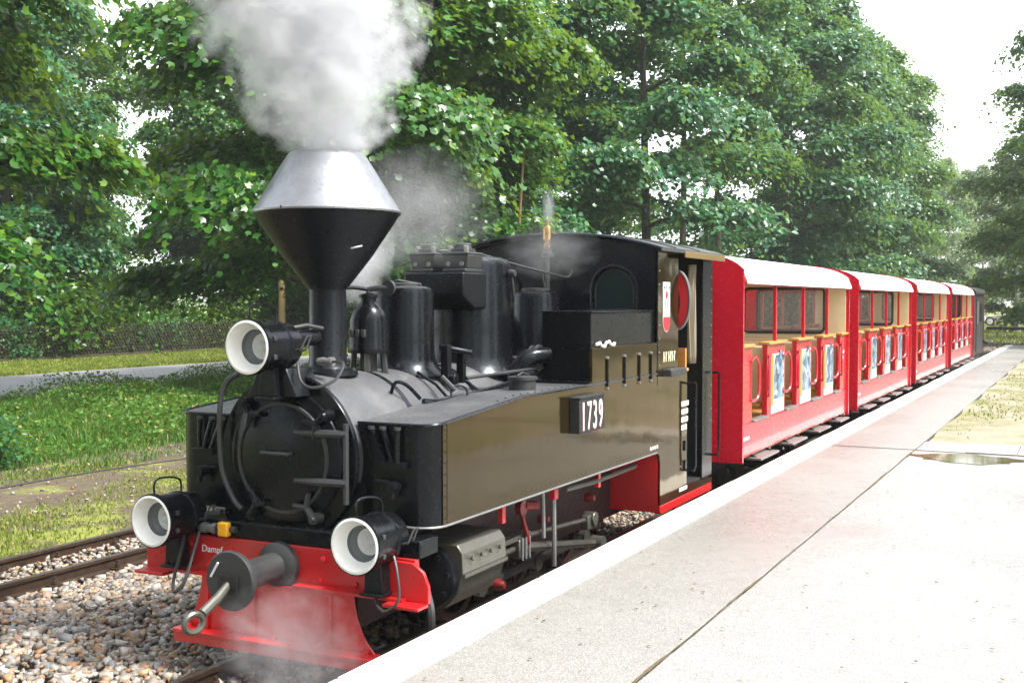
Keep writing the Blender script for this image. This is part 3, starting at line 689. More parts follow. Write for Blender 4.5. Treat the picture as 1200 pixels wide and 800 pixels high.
# --- headlamps
def headlamp(x, y, z, r=.135, ln=.34, br=True):
    b = MB(); b.lathe([(r+.004, y), (r+.012, y+.004), (r+.012, y+.03), (r+.002, y+.04), (r-.006, y+.045), (r-.006, y+.20), (r+.0, y+.205), (r+.0, y+.22), (r-.012, y+.225), (r-.016, y+ln-.03), (r*.6, y+ln), (.001, y+ln)], (x, 0, z), 'y', 44, cap=False)
    h = part(b, 'headlamp', 'black_paint', angle=30)
    part(MB().lathe([(r+.004, y), (r-.008, y-.004), (r*.80, y+.05), (r*.68, y+.07)], (x, 0, z), 'y', 44, cap=False), 'lamp_rim', 'lamp_white', h)
    part(MB().lathe([(r*.68, y+.07), (r*.66, y+.10), (r*.5, y+.125)], (x, 0, z), 'y', 40, cap=False), 'lamp_housing', 'grey_iron', h)
    part(MB().lathe([(r*.51, y+.125), (r*.34, y+.15), (.001, y+.16)], (x, 0, z), 'y', 36, cap=False), 'reflector', 'lamp_white', h)
    part(MB().lathe([(.012, y+.16), (.03, y+.145), (.034, y+.12), (.022, y+.095), (.001, y+.088)], (x, 0, z), 'y', 18, cap=False), 'bulb', 'lamp_glass', h)
    part(MB().lathe([(r*.67, y+.073), (.001, y+.066)], (x, 0, z), 'y', 36, cap=False), 'lens', 'lamp_glass', h)
    part(MB().tube([(x-.03, y+.06, z+r-.01), (x-.03, y+.06, z+r+.06), (x-.02, y+.10, z+r+.085), (x+.02, y+.17, z+r+.08), (x+.03, y+.20, z+r+.05), (x+.03, y+.2, z+r-.02)], .006, 6, smooth=4), 'lamp_handle', 'black_paint', h)
    xr = x + r - .012
    part(MB().tube([(xr, y+.24, z-.02), (xr+.03, y+.25, z-.015), (xr+.045, y+.28, z+.05), (xr+.045, y+.32, z+.055), (xr+.03, y+.29, z-.02), (xr, y+.28, z-.03)], .006, 6), 'lamp_latch', 'grey_iron', h)
    for dz in (-.05, .045): part(MB().box(xr-.002, xr+.014, y+.05, y+.075, z+dz-.012, z+dz+.012), 'lamp_catch', 'grey_iron', h, bevel=.003)
    if br:
        q = MB(); q.prism([(x-.055, z-r-.13), (x+.055, z-r-.13), (x+.045, z-r+.02), (x-.045, z-r+.02)], y+.16, y+.24, 'y'); q.box(x-.065, x+.065, y+.13, y+.26, z-r-.145, z-r-.13)
        part(q, 'lamp_bracket', 'matt_black', h, bevel=.004)
    return h
headlamp(0.0, 4.66, 1.715); headlamp(-.665, 4.66, .765); headlamp(.655, 4.66, .755)
tb = MB(); tb.prism([(-.16, 1.45), (.16, 1.45), (.09, 1.60), (-.09, 1.60)], 4.86, 5.08, 'y'); part(tb, 'lamp_pedestal', 'matt_black', bevel=.006)
part(MB().cyl((.0, 4.95, 1.75), (.0, 5.24, 1.75), .045, 14), 'dynamo_body', 'matt_black')
part(MB().tube([(-.02, 5.0, 1.80), (.03, 5.12, 1.82), (.05, 5.24, 1.80)], .012, 8), 'steam_pipe', 'grey_iron')
part(MB().tube([(.10, 4.95, 1.62), (.16, 4.9, 1.53), (.24, 4.90, 1.50), (.32, 4.98, 1.54), (.30, 5.08, 1.62), (.20, 5.12, 1.625), (.12, 5.14, 1.62)], .008, 6, smooth=5), 'lamp_cable', 'grey_iron')
part(MB().lathe([(.018, .10), (.024, .13), (.018, .16), (.026, .18), (.026, .2)], (0, 5.13, 1.625), 'x', 10), 'cable_plug', 'tarnished_light')
part(MB().tube([(-.60, 4.85, .68), (-.585, 4.80, .58), (-.60, 4.76, .44), (-.56, 4.72, .38), (-.52, 4.76, .44), (-.53, 4.85, .60), (-.54, 4.9, .68)], .010, 6, smooth=5), 'lamp_cable', 'rubber')
part(MB().tube([(.76, 4.85, .68), (.80, 4.82, .60), (.82, 4.80, .48), (.76, 4.78, .42), (.70, 4.80, .43), (.66, 4.84, .46)], .008, 6, smooth=5), 'lamp_cable', 'grey_iron')
part(MB().tube([(.74, 5.2, .42), (.80, 5.14, .34), (.80, 5.14, .22), (.74, 5.2, .12)], .024, 8, smooth=5), 'brake_hose', 'rubber')
for s in (-1, 1):
    part(MB().tube([(s*.56, 4.96, .76), (s*.45, 4.98, .775)], .02, 8), 'lamp_stay', 'grey_iron')

# --- bell on the boiler
BY = 5.74
bl = part(MB().lathe([(.118, 1.645), (.122, 1.66), (.118, 1.68), (.117, 1.76), (.112, 1.84), (.098, 1.89), (.07, 1.925), (.045, 1.945), (.045, 1.97), (.055, 1.975), (.055, 1.99), (.03, 2.0)], (0.02, BY, 0), 'z', 40), 'bell', 'black_paint')
for k in range(4):
    a = k*pi/2 + .5; part(MB().tube([(.02 + .085*cos(a), BY + .085*sin(a), 1.645), (.02 + .10*cos(a), BY + .10*sin(a), 1.50)], [.018, .02], 6), 'bell_leg', 'grey_iron', bl)
part(MB().cyl((.02, BY, 1.5), (.02, BY, 1.645), .05, 14), 'bell_stem', 'sooty_black', bl)
part(MB().tube([(.02, BY, 1.98), (.02, BY, 2.02), (.07, BY+.03, 2.03), (.14, BY+.06, 2.03)], .018, 8), 'bell_valve', 'grey_iron', bl)
part(MB().lathe([(.012, -.012), (.045, -.012), (.045, .012), (.012, .012)], (.13, BY+.05, 2.03), 'y', 14), 'valve_wheel', 'grey_iron', bl)
part(MB().tube([(.02, BY, 2.02), (-.06, BY-.1, 2.03), (-.09, BY-.22, 1.97), (-.06, CY+.09, 1.9)], .012, 8, smooth=4), 'bell_pipe', 'black_paint', bl)
for q in (-.04, 0., .04): part(MB().box(.02+q-.012, .02+q+.012, BY-.123, BY-.10, 1.74, 1.785), 'bell_emboss', 'grey_iron', bl, bevel=.004)

# --- domes
d1 = part(MB().lathe([(.27, 1.49), (.215, 1.54), (.192, 1.6), (.188, 1.7), (.188, 2.0), (.178, 2.03), (.15, 2.045), (.001, 2.052)], (0, 6.17, 0), 'z', 56, cap=False), 'sand_dome', 'black_paint')
part(MB().lathe([(.11, 2.045), (.11, 2.06), (.1, 2.065), (.001, 2.066)], (0, 6.17, 0), 'z', 32, cap=False), 'dome_lid', 'grey_iron', d1)
part(MB().tube([(.12, 6.17, 2.055), (.0, 6.1, 2.08), (-.12, 6.17, 2.055)], .009, 6), 'lid_bar', 'grey_iron', d1)
d2 = part(MB().lathe([(.36, 1.46), (.315, 1.52), (.292, 1.6), (.288, 1.75), (.288, 2.19), (.27, 2.23), (.22, 2.252), (.001, 2.268)], (0, 7.02, 0), 'z', 60, cap=False), 'steam_dome', 'black_paint')
part(MB().prism([(6.53, 1.99), (6.53, 2.14), (6.98, 2.14), (6.98, 1.9), (6.68, 1.9)], -.225, .225, 'x'), 'valve_chest', 'matt_black', d2, bevel=.012)
for x in (-.125, .125):
    sv = MB(); sv.box(x-.085, x+.085, 6.58, 6.82, 2.14, 2.165); sv.prism([(x-.085, 2.165), (x+.085, 2.165), (x+.10, 2.255), (x-.10, 2.255)], 6.60, 6.80, 'y'); sv.box(x-.10, x+.10, 6.59, 6.81, 2.255, 2.272)
    vo = part(sv, 'safety_valve', 'grey_iron', d2, bevel=.006)
    part(MB().lathe([(.085, 2.272), (.085, 2.295), (.06, 2.30), (.055, 2.325), (.035, 2.335), (.001, 2.336)], (x, 6.7, 0), 'z', 20, cap=False), 'valve_cap', 'grey_iron', vo)
    for dx in (-.06, .06): part(MB().lathe([(.018, 2.272), (.018, 2.31), (.01, 2.315)], (x+dx, 6.64, 0), 'z', 8), 'valve_nut', 'tarnished_light', vo)
    for dx in (-.05, .05): part(MB().lathe([(.016, 6.602), (.016, 6.59)], (x+dx, 0, 2.195), 'y', 8), 'valve_nut', 'tarnished_light', vo)
part(MB().tube([(.285, 7.05, 2.12), (.31, 7.05, 2.12), (.315, 7.07, 2.0), (.30, 7.1, 1.96)], .012, 8), 'dome_pipe', 'grey_iron', d2)
part(MB().lathe([(.025, -.02), (.03, 0), (.02, .03)], (.31, 7.05, 2.14), 'x', 10), 'dome_tap', 'grey_iron', d2)
part(MB().tube([(-.12, 6.62, 2.285), (.1, 6.85, 2.28), (.25, 7.3, 2.20), (.28, 7.8, 2.15), (.22, 8.2, 2.14), (.16, 8.42, 2.19)], .008, 6, smooth=5), 'whistle_cord', 'grey_iron')
part(MB().tube([(.24, 7.6, 2.17), (.27, 7.62, 2.15), (.28, 7.65, 2.05)], .007, 6), 'cord_hook', 'grey_iron')
d3 = part(MB().lathe([(.25, 1.49), (.205, 1.54), (.186, 1.6), (.183, 1.98), (.172, 2.015), (.14, 2.03), (.001, 2.038)], (0, 8.08, 0), 'z', 52, cap=False), 'rear_sand_dome', 'black_paint')
part(MB().lathe([(.11, 2.03), (.11, 2.05), (.001, 2.055)], (0, 8.08, 0), 'z', 30, cap=False), 'dome_lid', 'grey_iron', d3)
wh = MB(); wh.lathe([(.018, 2.03), (.018, 2.30)], (0, 8.30, 0), 'z', 10); wh.lathe([(.05, 2.30), (.05, 2.33), (.035, 2.335), (.035, 2.36)], (0, 8.30, 0), 'z', 14); wo_ = part(wh, 'whistle_stand', 'grey_iron')
part(MB().lathe([(.025, 2.36), (.034, 2.38), (.034, 2.40), (.02, 2.41), (.02, 2.425), (.036, 2.43), (.036, 2.52), (.028, 2.54), (.012, 2.55), (.012, 2.58)], (0, 8.30, 0), 'z', 20), 'whistle', 'brass', wo_)

# --- cab
CF, CR = 8.45, 9.88
def roofz(x, top=2.465, edge=2.335, w=.93): return edge + (top-edge)*(1 - (abs(x)/w)**2.2)
def ring_pts(cx, z0, hw, zt, n=14, round_top=True):
    pts = [(cx-hw, z0), (cx+hw, z0)]
    return pts + [(cx + hw*cos(a), zt - hw + hw*sin(a)) for a in np.linspace(0, pi, n)]
# front wall with two arched windows: built from vertical strips around the openings
def wall_with_arches(y0, y1, centres, hw, z0, zt, zb, half, name, mat):
    xs = sorted(set([-half, half] + [round(c + hw*cos(a), 5) for c in centres for a in np.linspace(0, pi, 15)] + list(np.linspace(-half, half, 25).round(5))))
    m = MB()
    def archz(x):
        for c in centres:
            if abs(x-c) <= hw + 1e-6: return zt - hw + math.sqrt(max(0, hw*hw - (x-c)**2))
        return None
    for a, b in zip(xs[:-1], xs[1:]):
        mid = (a+b)/2; ta, tb = roofz(a)-.004, roofz(b)-.004
        hole = any(abs(mid-c) < hw for c in centres)
        if hole:
            m.prism([(a, zb), (b, zb), (b, z0), (a, z0)], y0, y1, 'y'); m.prism([(a, archz(a)), (b, archz(b)), (b, tb), (a, ta)], y0, y1, 'y')
        else: m.prism([(a, zb), (b, zb), (b, tb), (a, ta)], y0, y1, 'y')
    bm = bmesh.new(); me = bpy.data.meshes.new('t'); me.from_pydata(m.v, [], m.f); bm.from_mesh(me)
    bmesh.ops.remove_doubles(bm, verts=bm.verts, dist=1e-5)
    seen = {}
    for f in bm.faces: seen.setdefault(tuple(sorted(v.index for v in f.verts)), []).append(f)
    bad = [f for fl in seen.values() if len(fl) > 1 for f in fl]; bmesh.ops.delete(bm, geom=bad, context='FACES')
    bm.verts.index_update()
    k = MB(); k.v = [tuple(v.co) for v in bm.verts]; k.f = [tuple(v.index for v in f.verts) for f in bm.faces]; bm.free()
    return part(k, name, mat)
cabf = wall_with_arches(CF, CF+.02, (-.51, .51), .175, 1.885, 2.215, 1.3, .86, 'cab_front', 'black_paint')
for c in (-.51, .51):
    pts = ring_pts(c, 1.88, .19, 2.225)
    w = part(MB().tube([(x, CF-.012, z) for x, z in pts + pts[:2]], .018, 8), 'window_frame', 'black_paint', cabf)
    pts = ring_pts(c, 1.89, .16, 2.195)
    part(MB().tube([(x, CF-.004, z) for x, z in pts + pts[:2]], .008, 6), 'window_bead', 'grey_iron', w)
    pg = ring_pts(c, 1.884, .176, 2.216); part(MB().prism(pg, CF+.006, CF+.01, 'y'), 'window_pane', 'cab_glass', w)
    part(MB().box(c-.22, c+.22, CF-.03, CF, 1.862, 1.878), 'window_sill', 'black_paint', w)
for z in np.arange(1.45, 2.3, .11):
    for x in (-.83, .83): part(MB().lathe([(.009, CF), (.007, CF-.007)], (x, 0, z), 'y', 6), 'rivet', 'black_paint', cabf)
part(MB().lathe([(.04, CF), (.045, CF-.02), (.02, CF-.03)], (.28, 0, 2.0), 'y', 14), 'blank_plug', 'black_paint', cabf)
for s in (-1, 1):
    xo, xi = s*.86, s*.84; a, b = min(xo, xi), max(xo, xi)
    pa = [(8.45, 1.30), (8.45, 2.345), (8.96, 2.345), (8.96, 1.375), (9.20, 1.375), (9.20, .43), (9.90, .40), (9.90, .355), (8.535, .355), (8.535, .70), (8.52, .75), (8.45, .785)]
    sp = part(MB().prism(pa, a, b, 'x'), 'cab_side', 'olive_reflection_black', bevel=.003)
    part(MB().prism([(9.62, .42), (9.62, 2.345), (9.9, 2.345), (9.9, .42)], a, b, 'x'), 'cab_rear_post', 'black_paint', sp, bevel=.003)
    for y in (8.50, 9.86):
        for z in np.arange(.9 if y > 9 else 1.45, 2.3, .105):
            part(MB().lathe([(.008, s*.86), (.006, s*.866)], (0, y, z), 'x', 6), 'rivet', 'tarnished_light', sp)
    hr = MB(); hr.tube([(s*.86, 9.20, 1.27), (s*.92, 9.20, 1.28), (s*.925, 9.23, 1.27), (s*.925, 9.23, .58), (s*.92, 9.2, .55), (s*.86, 9.2, .55)], .011, 8); part(hr, 'grab_rail', 'black_paint', sp)
    hr = MB(); hr.tube([(s*.86, 9.88, 1.32), (s*.92, 9.88, 1.33), (s*.925, 9.9, 1.32), (s*.925, 9.9, .63), (s*.92, 9.88, .6), (s*.86, 9.88, .6)], .011, 8); part(hr, 'grab_rail', 'black_paint', sp)
    part(MB().prism([(8.60, 1.36), (8.98, 1.36), (8.98, 1.42), (8.60, 1.42)], min(s*.84, s*.93), max(s*.84, s*.93), 'x'), 'arm_rest', 'grey_iron', sp, bevel=.01)
    part(MB().box(min(s*.80, s*.87), max(s*.80, s*.87), 8.98, 9.22, 1.372, 1.40), 'door_ledge', 'varnished_wood', sp, bevel=.01)
    part(MB().box(min(s*.45, s*.83), max(s*.45, s*.83), 9.24, 9.27, 1.1, 1.56), 'cab_seat_back', 'varnished_wood', sp)
    part(MB().box(min(s*.862, s*.872), max(s*.862, s*.872), 9.12, 9.17, .56, .64), 'door_hinge', 'black_paint', sp)
    part(MB().box(min(s*.862, s*.872), max(s*.862, s*.872), 9.12, 9.17, .72, .80), 'door_hinge', 'black_paint', sp)
    part(MB().box(min(s*.861, s*.863), max(s*.861, s*.863), 9.0, 9.2, .395, .425), 'makers_plate', 'white_paint', sp)
    # lettering panel and fleet number (small, unreadable stencil lines)
    if s > 0:
        for k, ws in enumerate(((.05, .04, .07), (.03, .05, .06), (.06, .03, .05), (.06, .06))):
            y = 9.05
            for w in ws:
                part(MB().box(.8612, .8632, y, y+w, 1.09-k*.065, 1.13-k*.065), 'stencil_mark', 'white_paint', sp); y += w + .012
        for k, y in enumerate((8.60, 8.65, 8.715, 8.76, 8.80, 8.85)):
            part(MB().box(.8612, .8632, y, y+.016, 1.475, 1.555), 'fleet_mark', 'cream_paint', sp)
            part(MB().box(.8612, .8630, y+.0165, y+.03, 1.53 if k % 2 else 1.50, 1.553 if k % 2 else 1.52), 'fleet_mark', 'cream_paint', sp)
        for k in range(4): part(MB().box(.861, .8635, 8.30+k*.05, 8.325+k*.05, .815, .84), 'stencil_mark', 'white_paint', sp)
        # town shield
        shp = [(8.575, 2.10), (8.735, 2.10), (8.735, 1.80)] + [(8.655 + .08*cos(t), 1.80 + .09*sin(t)) for t in np.linspace(0, -pi, 12)][1:]
        sh = part(MB().prism(shp, .861, .866, 'x'), 'shield', 'white_paint', sp)
        part(MB().prism([(8.655 + .078*cos(t), 1.80 + .085*sin(t)) for t in np.linspace(.35, -pi-.35, 16)], .866, .868, 'x'), 'shield_base', 'red_vinyl_and_reflection', sh)
        for y in (8.60, 8.655, 8.71): part(MB().box(.866, .8675, y-.012, y+.012, 2.045, 2.07), 'shield_mark', 'sooty_black', sh)
        part(MB().prism([(8.655 + .03*cos(t), 2.0 + .035*sin(t)) for t in np.linspace(0, 2*pi, 10)[:-1]], .866, .8675, 'x'), 'shield_mark', 'red_vinyl_and_reflection', sh)
        for y in (8.63, 8.68): part(MB().box(.866, .8675, y-.008, y+.008, 1.88, 1.955), 'shield_mark', 'sooty_black', sh)
    # oval spectacle swung out at the doorway, the coach's red reflection painted on
    ov = [(.30*cos(t), .235*sin(t)) for t in np.linspace(0, 2*pi, 33)[:-1]]
    o2 = part(MB().prism([(s*(.835) + u*.35*s, 1.96 + v) for u, v in ov], 9.02, 9.04, 'y'), 'swing_window_reflection', 'red_vinyl_and_reflection', sp, bevel=.004)
    part(MB().tube([(s*.835 + u*.35*s, 9.015, 1.96 + v) for u, v in ov + ov[:1]], .012, 6), 'swing_window_frame', 'tarnished_light', o2)
    part(MB().prism([(s*.79 + u*.22*s, 1.94 + v*.7) for u, v in ov], 9.0, 9.018, 'y'), 'swing_window_pane', 'cab_glass', o2)
    pc = MB(); vs = []; fs = []
    for i, z in enumerate(np.linspace(1.42, 2.26, 14)):
        for j, t in enumerate(np.linspace(0, 1, 13)):
            vs.append((s*(.80 + .025*sin(t*17 + z*2)), 9.47 + .11*t*(1 - .35*(1-abs(z-1.9))), z))
    for i in range(13):
        for j in range(12): q = i*13+j; fs.append((q, q+1, q+14, q+13))
    pc.add(vs, fs); cu = part(pc, 'cab_curtain', 'canvas_cloth', sp); md = cu.modifiers.new('solid', 'SOLIDIFY'); md.thickness = .008
rp = []
for i in range(31): x = -.93 + 1.86*i/30; rp.append((x, roofz(x)))
prof = rp + [(x, z+.028) for x, z in reversed(rp)]
croof = part(MB().prism(prof, 8.36, 10.02, 'y'), 'cab_roof', 'cab_roof_grey', angle=25)
for s in (-1, 1):
    part(MB().box(min(s*.925, s*.94), max(s*.925, s*.94), 8.9, 10.01, 2.30, 2.352), 'roof_eave', 'eave_brown', croof, bevel=.004)
part(MB().tube([(x, 8.355, z+.012) for x, z in rp], .017, 8), 'roof_bead', 'black_paint', croof)
for y in (8.7, 9.3): part(MB().tube([(x, y, z+.032) for x, z in rp], .007, 6), 'roof_seam', 'cab_roof_grey', croof)
# cab inside: rear wall, floor, boiler backhead
part(MB().box(-.84, .84, 8.56, 9.86, .40, .43), 'cab_floor', 'sooty_black')
cb = [(-.84, .43), (.84, .43)] + [(x, roofz(x)-.006) for x in np.linspace(.84, -.84, 17)]
part(MB().prism(cb, 9.84, 9.86, 'y'), 'cab_back', 'sooty_black')
part(MB().lathe([(.40, 8.47), (.40, 8.75), (.001, 8.76)], (0, 0, BZ), 'y', 32, cap=False), 'backhead', 'sooty_black')
# --- tool box on the right tank, flush riveted lower plate
for s in (-1, 1):
    bx_ = part(MB().box(min(s*.47, s*.835), max(s*.47, s*.835), 7.20, 8.445, 1.392, 1.872), 'tank_box', 'black_paint', bevel=.006)
    part(MB().box(min(s*.46, s*.845), max(s*.46, s*.845), 7.19, 8.445, 1.873, 1.884), 'box_lid', 'black_paint', bx_, bevel=.003)
    lp = part(MB().box(min(s*.836, s*.862), max(s*.836, s*.862), 7.16, 8.447, 1.33, 1.635), 'riveted_plate', 'olive_reflection_black', bx_, bevel=.003)
    part(MB().box(min(s*.47, s*.84), max(s*.47, s*.84), 7.175, 7.199, 1.615, 1.628), 'box_strip', 'black_paint', bx_)
    part(MB().box(min(s*.755, s*.765), max(s*.755, s*.765), 7.19, 7.199, 1.42, 1.62), 'box_strip', 'black_paint', bx_)
    part(MB().box(min(s*.45, s*.86), max(s*.45, s*.86), 7.13, 7.199, 1.39, 1.41), 'box_foot', 'black_paint', bx_, bevel=.004)
    for y in (7.42, 7.75, 8.05, 8.30):
        part(MB().tube([(s*.868, y, 1.36), (s*.868, y, 1.55)], .009, 6), 'plate_rib', 'black_paint', lp)
        for z in (1.35, 1.56): part(MB().lathe([(.013, s*.862), (.011, s*.876)], (0, y, z), 'x', 6), 'rivet', 'tarnished_light', lp)
    for k, (y, z) in enumerate(((7.25, 1.655), (7.33, 1.65), (7.42, 1.66), (7.50, 1.655))):
        if s > 0: part(MB().tube([(.85, y, z), (.86, y+.05, z+.012*(-1)**k), (.85, y+.09, z)], .011, 6), 'rag', 'white_paint', bx_)
# --- number box 1739
for s in (-1, 1):
    nb = part(MB().box(min(s*.862, s*.935), max(s*.862, s*.935), 6.78, 7.20, 1.10, 1.325), 'number_box', 'sooty_black', bevel=.006)
    part(MB().box(min(s*.86, s*.94), max(s*.86, s*.94), 6.775, 7.205, 1.325, 1.333), 'number_box_lid', 'grey_iron', nb)
    if s > 0:
        for k, ch in enumerate('1739'):
            letters(ch, 'digit', 'white_paint', nb, .265, ((.937, 6.80 + k*.097, 1.118), (0, 1, 0), (0, 0, 1)), .002, sx=.56)
            letters(ch, 'digit_shade', 'red_vinyl_and_reflection', nb, .265, ((.9358, 6.808 + k*.097, 1.112), (0, 1, 0), (0, 0, 1)), .001, sx=.56)
    else:
        for k, ch in enumerate('1739'):
            letters(ch, 'digit', 'white_paint', nb, .265, ((-.937, 7.18 - k*.097, 1.118), (0, -1, 0), (0, 0, 1)), .002, sx=.56)

# ================================================================== OPEN COACHES
CLEN, CPITCH, CY0 = 5.36, 6.03, 10.80
coach = empty('passenger_coach', (XT, CY0, 0), 'open sided red coach coupled directly behind the black locomotive cab', 'train coach', 'open red coaches of the train')
def cpart(mb, name, mat, parent=None, bevel=0., **kw): return mb.build(name, mat, parent or coach, (0, 0, 0), bevel, **kw)
HW = .86
def croofz(x, edge=2.15, top=2.44, w=.92): return edge + (top-edge)*math.sqrt(max(0, 1-(abs(x)/w)**2.6))
cpart(MB().box(-.55, .55, .1, CLEN-.1, .27, .41), 'underframe', 'sooty_black', bevel=.01)
cpart(MB().box(-.84, .84, .03, CLEN-.03, .42, .47), 'floor', 'varnished_wood')
for y in (1.1, 1.75, 3.6, 4.25):
    for s in (-1, 1):
        cpart(MB().lathe([(.04, -.03), (.16, -.03), (.19, -.03), (.19, .0), (.175, .035), (.04, .035)], (s*.34, y, .175), 'x', 24), 'wheel', 'sooty_black')
for y in (1.42, 3.92): cpart(MB().box(-.5, .5, y-.5, y+.5, .22, .27), 'bogie', 'sooty_black')
for yy in (-.3, CLEN+.02): cpart(MB().lathe([(.05, yy), (.05, yy+.28)], (0, 0, .45), 'y', 14), 'coupling_bar', 'grey_iron')
for y0, y1, yi in ((0, .035, .036), (CLEN-.035, CLEN, CLEN-.056)):
    # end wall: four pieces round the window opening, red outside, cream lining inside
    def end_panel(ya, yb, mat, name, hw, lift):
        m = MB(); wx, wz0, wz1 = .55, 1.53, 2.12
        m.prism([(-hw, .40), (hw, .40), (hw, wz0), (-hw, wz0)], ya, yb, 'y')
        m.prism([(-hw, wz0), (-wx, wz0), (-wx, wz1), (-hw, wz1)], ya, yb, 'y'); m.prism([(wx, wz0), (hw, wz0), (hw, wz1), (wx, wz1)], ya, yb, 'y')
        tx = np.linspace(hw, -hw, 31); m.prism([(-hw, wz1), (hw, wz1)] + [(x, croofz(x, w=.93) + lift) for x in tx], ya, yb, 'y')
        return cpart(m, name, mat, smooth=False)
    ew = end_panel(y0, y1, 'coach_red', 'end_wall', .89, .010)
    lin = end_panel(yi, yi+.02, 'cream_paint', 'end_lining', .845, -.045); lin.parent = ew
    rr = []
    for cx_, cz_, a0 in ((.49, 2.06, 0), (-.49, 2.06, pi/2), (-.49, 1.59, pi), (.49, 1.59, 1.5*pi)): rr += arc(cx_, cz_, .07, a0, a0+pi/2, 5)
    for yy in ((y0 - .004), (yi + .024 if yi > y0 else yi - .004)):
        cpart(MB().tube([(x, yy, z) for x, z in rr + rr[:1]], .02, 8), 'window_seal', 'rubber', ew)
    cpart(MB().prism([(-.55, 1.53), (.55, 1.53), (.55, 2.12), (-.55, 2.12)], (y0+y1)/2-.003, (y0+y1)/2+.003, 'y'), 'window_pane', 'window_glass', ew)
    yl = yi + .03 if y0 == 0 else yi - .02
    cpart(MB().box(-.82, .82, min(yl, yl+.03), max(yl, yl+.03), 1.40, 1.44), 'wall_rail', 'varnished_wood', ew)
    cpart(MB().box(-.82, .82, min(yl, yl+.03), max(yl, yl+.03), 1.33, 1.36), 'wall_rail', 'cream_paint', ew)
    cpart(MB().box(.02, .2, min(yl-.02, yl), max(yl-.02, yl)+.004, 2.18, 2.235), 'number_plate', 'sooty_black', ew)
xs = np.linspace(-.92, .92, 41); up = [(x, croofz(x)) for x in xs]
rf = cpart(MB().prism(up + [(x, z-.03) for x, z in reversed(up)], .036, CLEN-.036, 'y'), 'roof', 'roof_white', angle=30)
for s in (-1, 1):
    cpart(MB().box(min(s*.86, s*.90), max(s*.86, s*.90), .036, CLEN-.036, 2.105, 2.135), 'roof_rail', 'coach_red', rf)
    cpart(MB().box(min(s*.835, s*.862), max(s*.835, s*.862), .03, CLEN-.03, .44, .755), 'side_sill', 'coach_red', bevel=.004)
PAN = [(.036, .45), (1.05, 1.80), (2.38, 3.13), (3.70, 4.45), (4.90, CLEN-.036)]
OPN = [(.45, 1.05), (1.80, 2.38), (3.13, 3.70), (4.45, 4.90)]
for s in (-1, 1):
    xa, xb = min(s*.80, s*.858), max(s*.80, s*.858)
    for i, (a, b) in enumerate(PAN):
        p = cpart(MB().box(xa, xb, a, b, .755, 1.50), 'side_panel', 'coach_red', bevel=.006)
        cpart(MB().box(min(s*.77, s*.885), max(s*.77, s*.885), a-.02, b+.02, 1.50, 1.53), 'wood_cap', 'varnished_wood', p, bevel=.006)
        if 0 < i < 4:
            po = cpart(MB().box(min(s*.858, s*.862), max(s*.858, s*.862), a+.14, b-.04, .77, 1.40), 'poster', 'poster_paper', p)
            cpart(MB().box(min(s*.862, s*.8635), max(s*.862, s*.8635), a+.15, a+.24, .86, 1.39), 'poster_margin', 'poster_yellow', po)
            cpart(MB().prism([(a+.26, .92), (b-.06, .92), (b-.06, 1.38), (a+.34, 1.38), (a+.26, 1.28)], min(s*.862, s*.864), max(s*.862, s*.864), 'x'), 'poster_picture', 'poster_print', po)
            cpart(MB().prism([(b-.20 + .085*cos(t), 1.35 + .085*sin(t)) for t in np.linspace(0, 2*pi, 18)[:-1]], min(s*.864, s*.866), max(s*.864, s*.866), 'x'), 'poster_badge', 'poster_print', po)
        elif i == 4:
            for k in range(3): cpart(MB().box(min(s*.858, s*.860), max(s*.858, s*.860), a+.10, a+.2 + .05*(k == 1), 1.18+k*.075, 1.22+k*.075), 'stencil_line', 'white_paint', p)
        else:
            cpart(MB().box(min(s*.862, s*.864), max(s*.862, s*.864), .12, .34, .60, .63), 'stencil_line', 'white_paint', p)
    for y in (1.40, 2.74, 4.07):
        cpart(MB().box(s*.845-.018, s*.845+.018, y-.018, y+.018, 1.53, 2.12), 'roof_post', 'coach_red', bevel=.004)
    for (a, b) in OPN:
        for (q, d) in ((a, 1), (b, -1)):
            cpart(MB().tube([(s*.86, q-d*.06, 1.36), (s*.89, q, 1.40), (s*.90, q+d*.07, 1.36), (s*.90, q+d*.11, 1.28), (s*.90, q+d*.11, 1.06), (s*.89, q+d*.05, .98), (s*.86, q-d*.05, .97)], .014, 8, smooth=3), 'grab_rail', 'coach_red')
        cpart(MB().box(min(s*.80, s*.885), max(s*.80, s*.885), a+.02, b-.02, .756, .775), 'door_sill', 'tarnished_light', bevel=.004)
        st = MB(); st.box(min(s*.80, s*.97), max(s*.80, s*.97), a-.05, b+.08, .385, .41); stp = cpart(st, 'footstep', 'tarnished_light', bevel=.005)
        for y in (a, b): cpart(MB().prism([(s*.72, .44), (s*.86, .44), (s*.95, .385), (s*.72, .36)], y, y+.02, 'y'), 'step_bracket', 'sooty_black', stp)
for i, (a, b) in enumerate(PAN):
    c = (a+b)/2 if 0 < i < 4 else (a+.05 if i == 0 else b-.05)
    be = cpart(MB().box(-.79, .79, c-.025, c+.025, .80, 1.47), 'seat_back', 'cream_paint', bevel=.01)
    for d in ((-1, 1) if 0 < i < 4 else ((1,) if i == 0 else (-1,))):
        y0, y1 = sorted((c + d*.03, c + d*.36))
        for k in range(4):
            q0 = y0 + k*(y1-y0)/4; cpart(MB().box(-.78, .78, q0+.004, q0+(y1-y0)/4-.004, .86, .885), 'seat_slat', 'varnished_wood', be)
cm = build_child_map()
labs = ['', 'open sided red coach, second behind the black locomotive', 'open sided red coach, third behind the black locomotive', 'open sided red coach, fourth behind the locomotive, just ahead of the dark van']
for k in range(1, 4):
    c = copy_tree(coach, cm); c.location = (XT, CY0 + CPITCH*k, 0); c['label'] = labs[k]

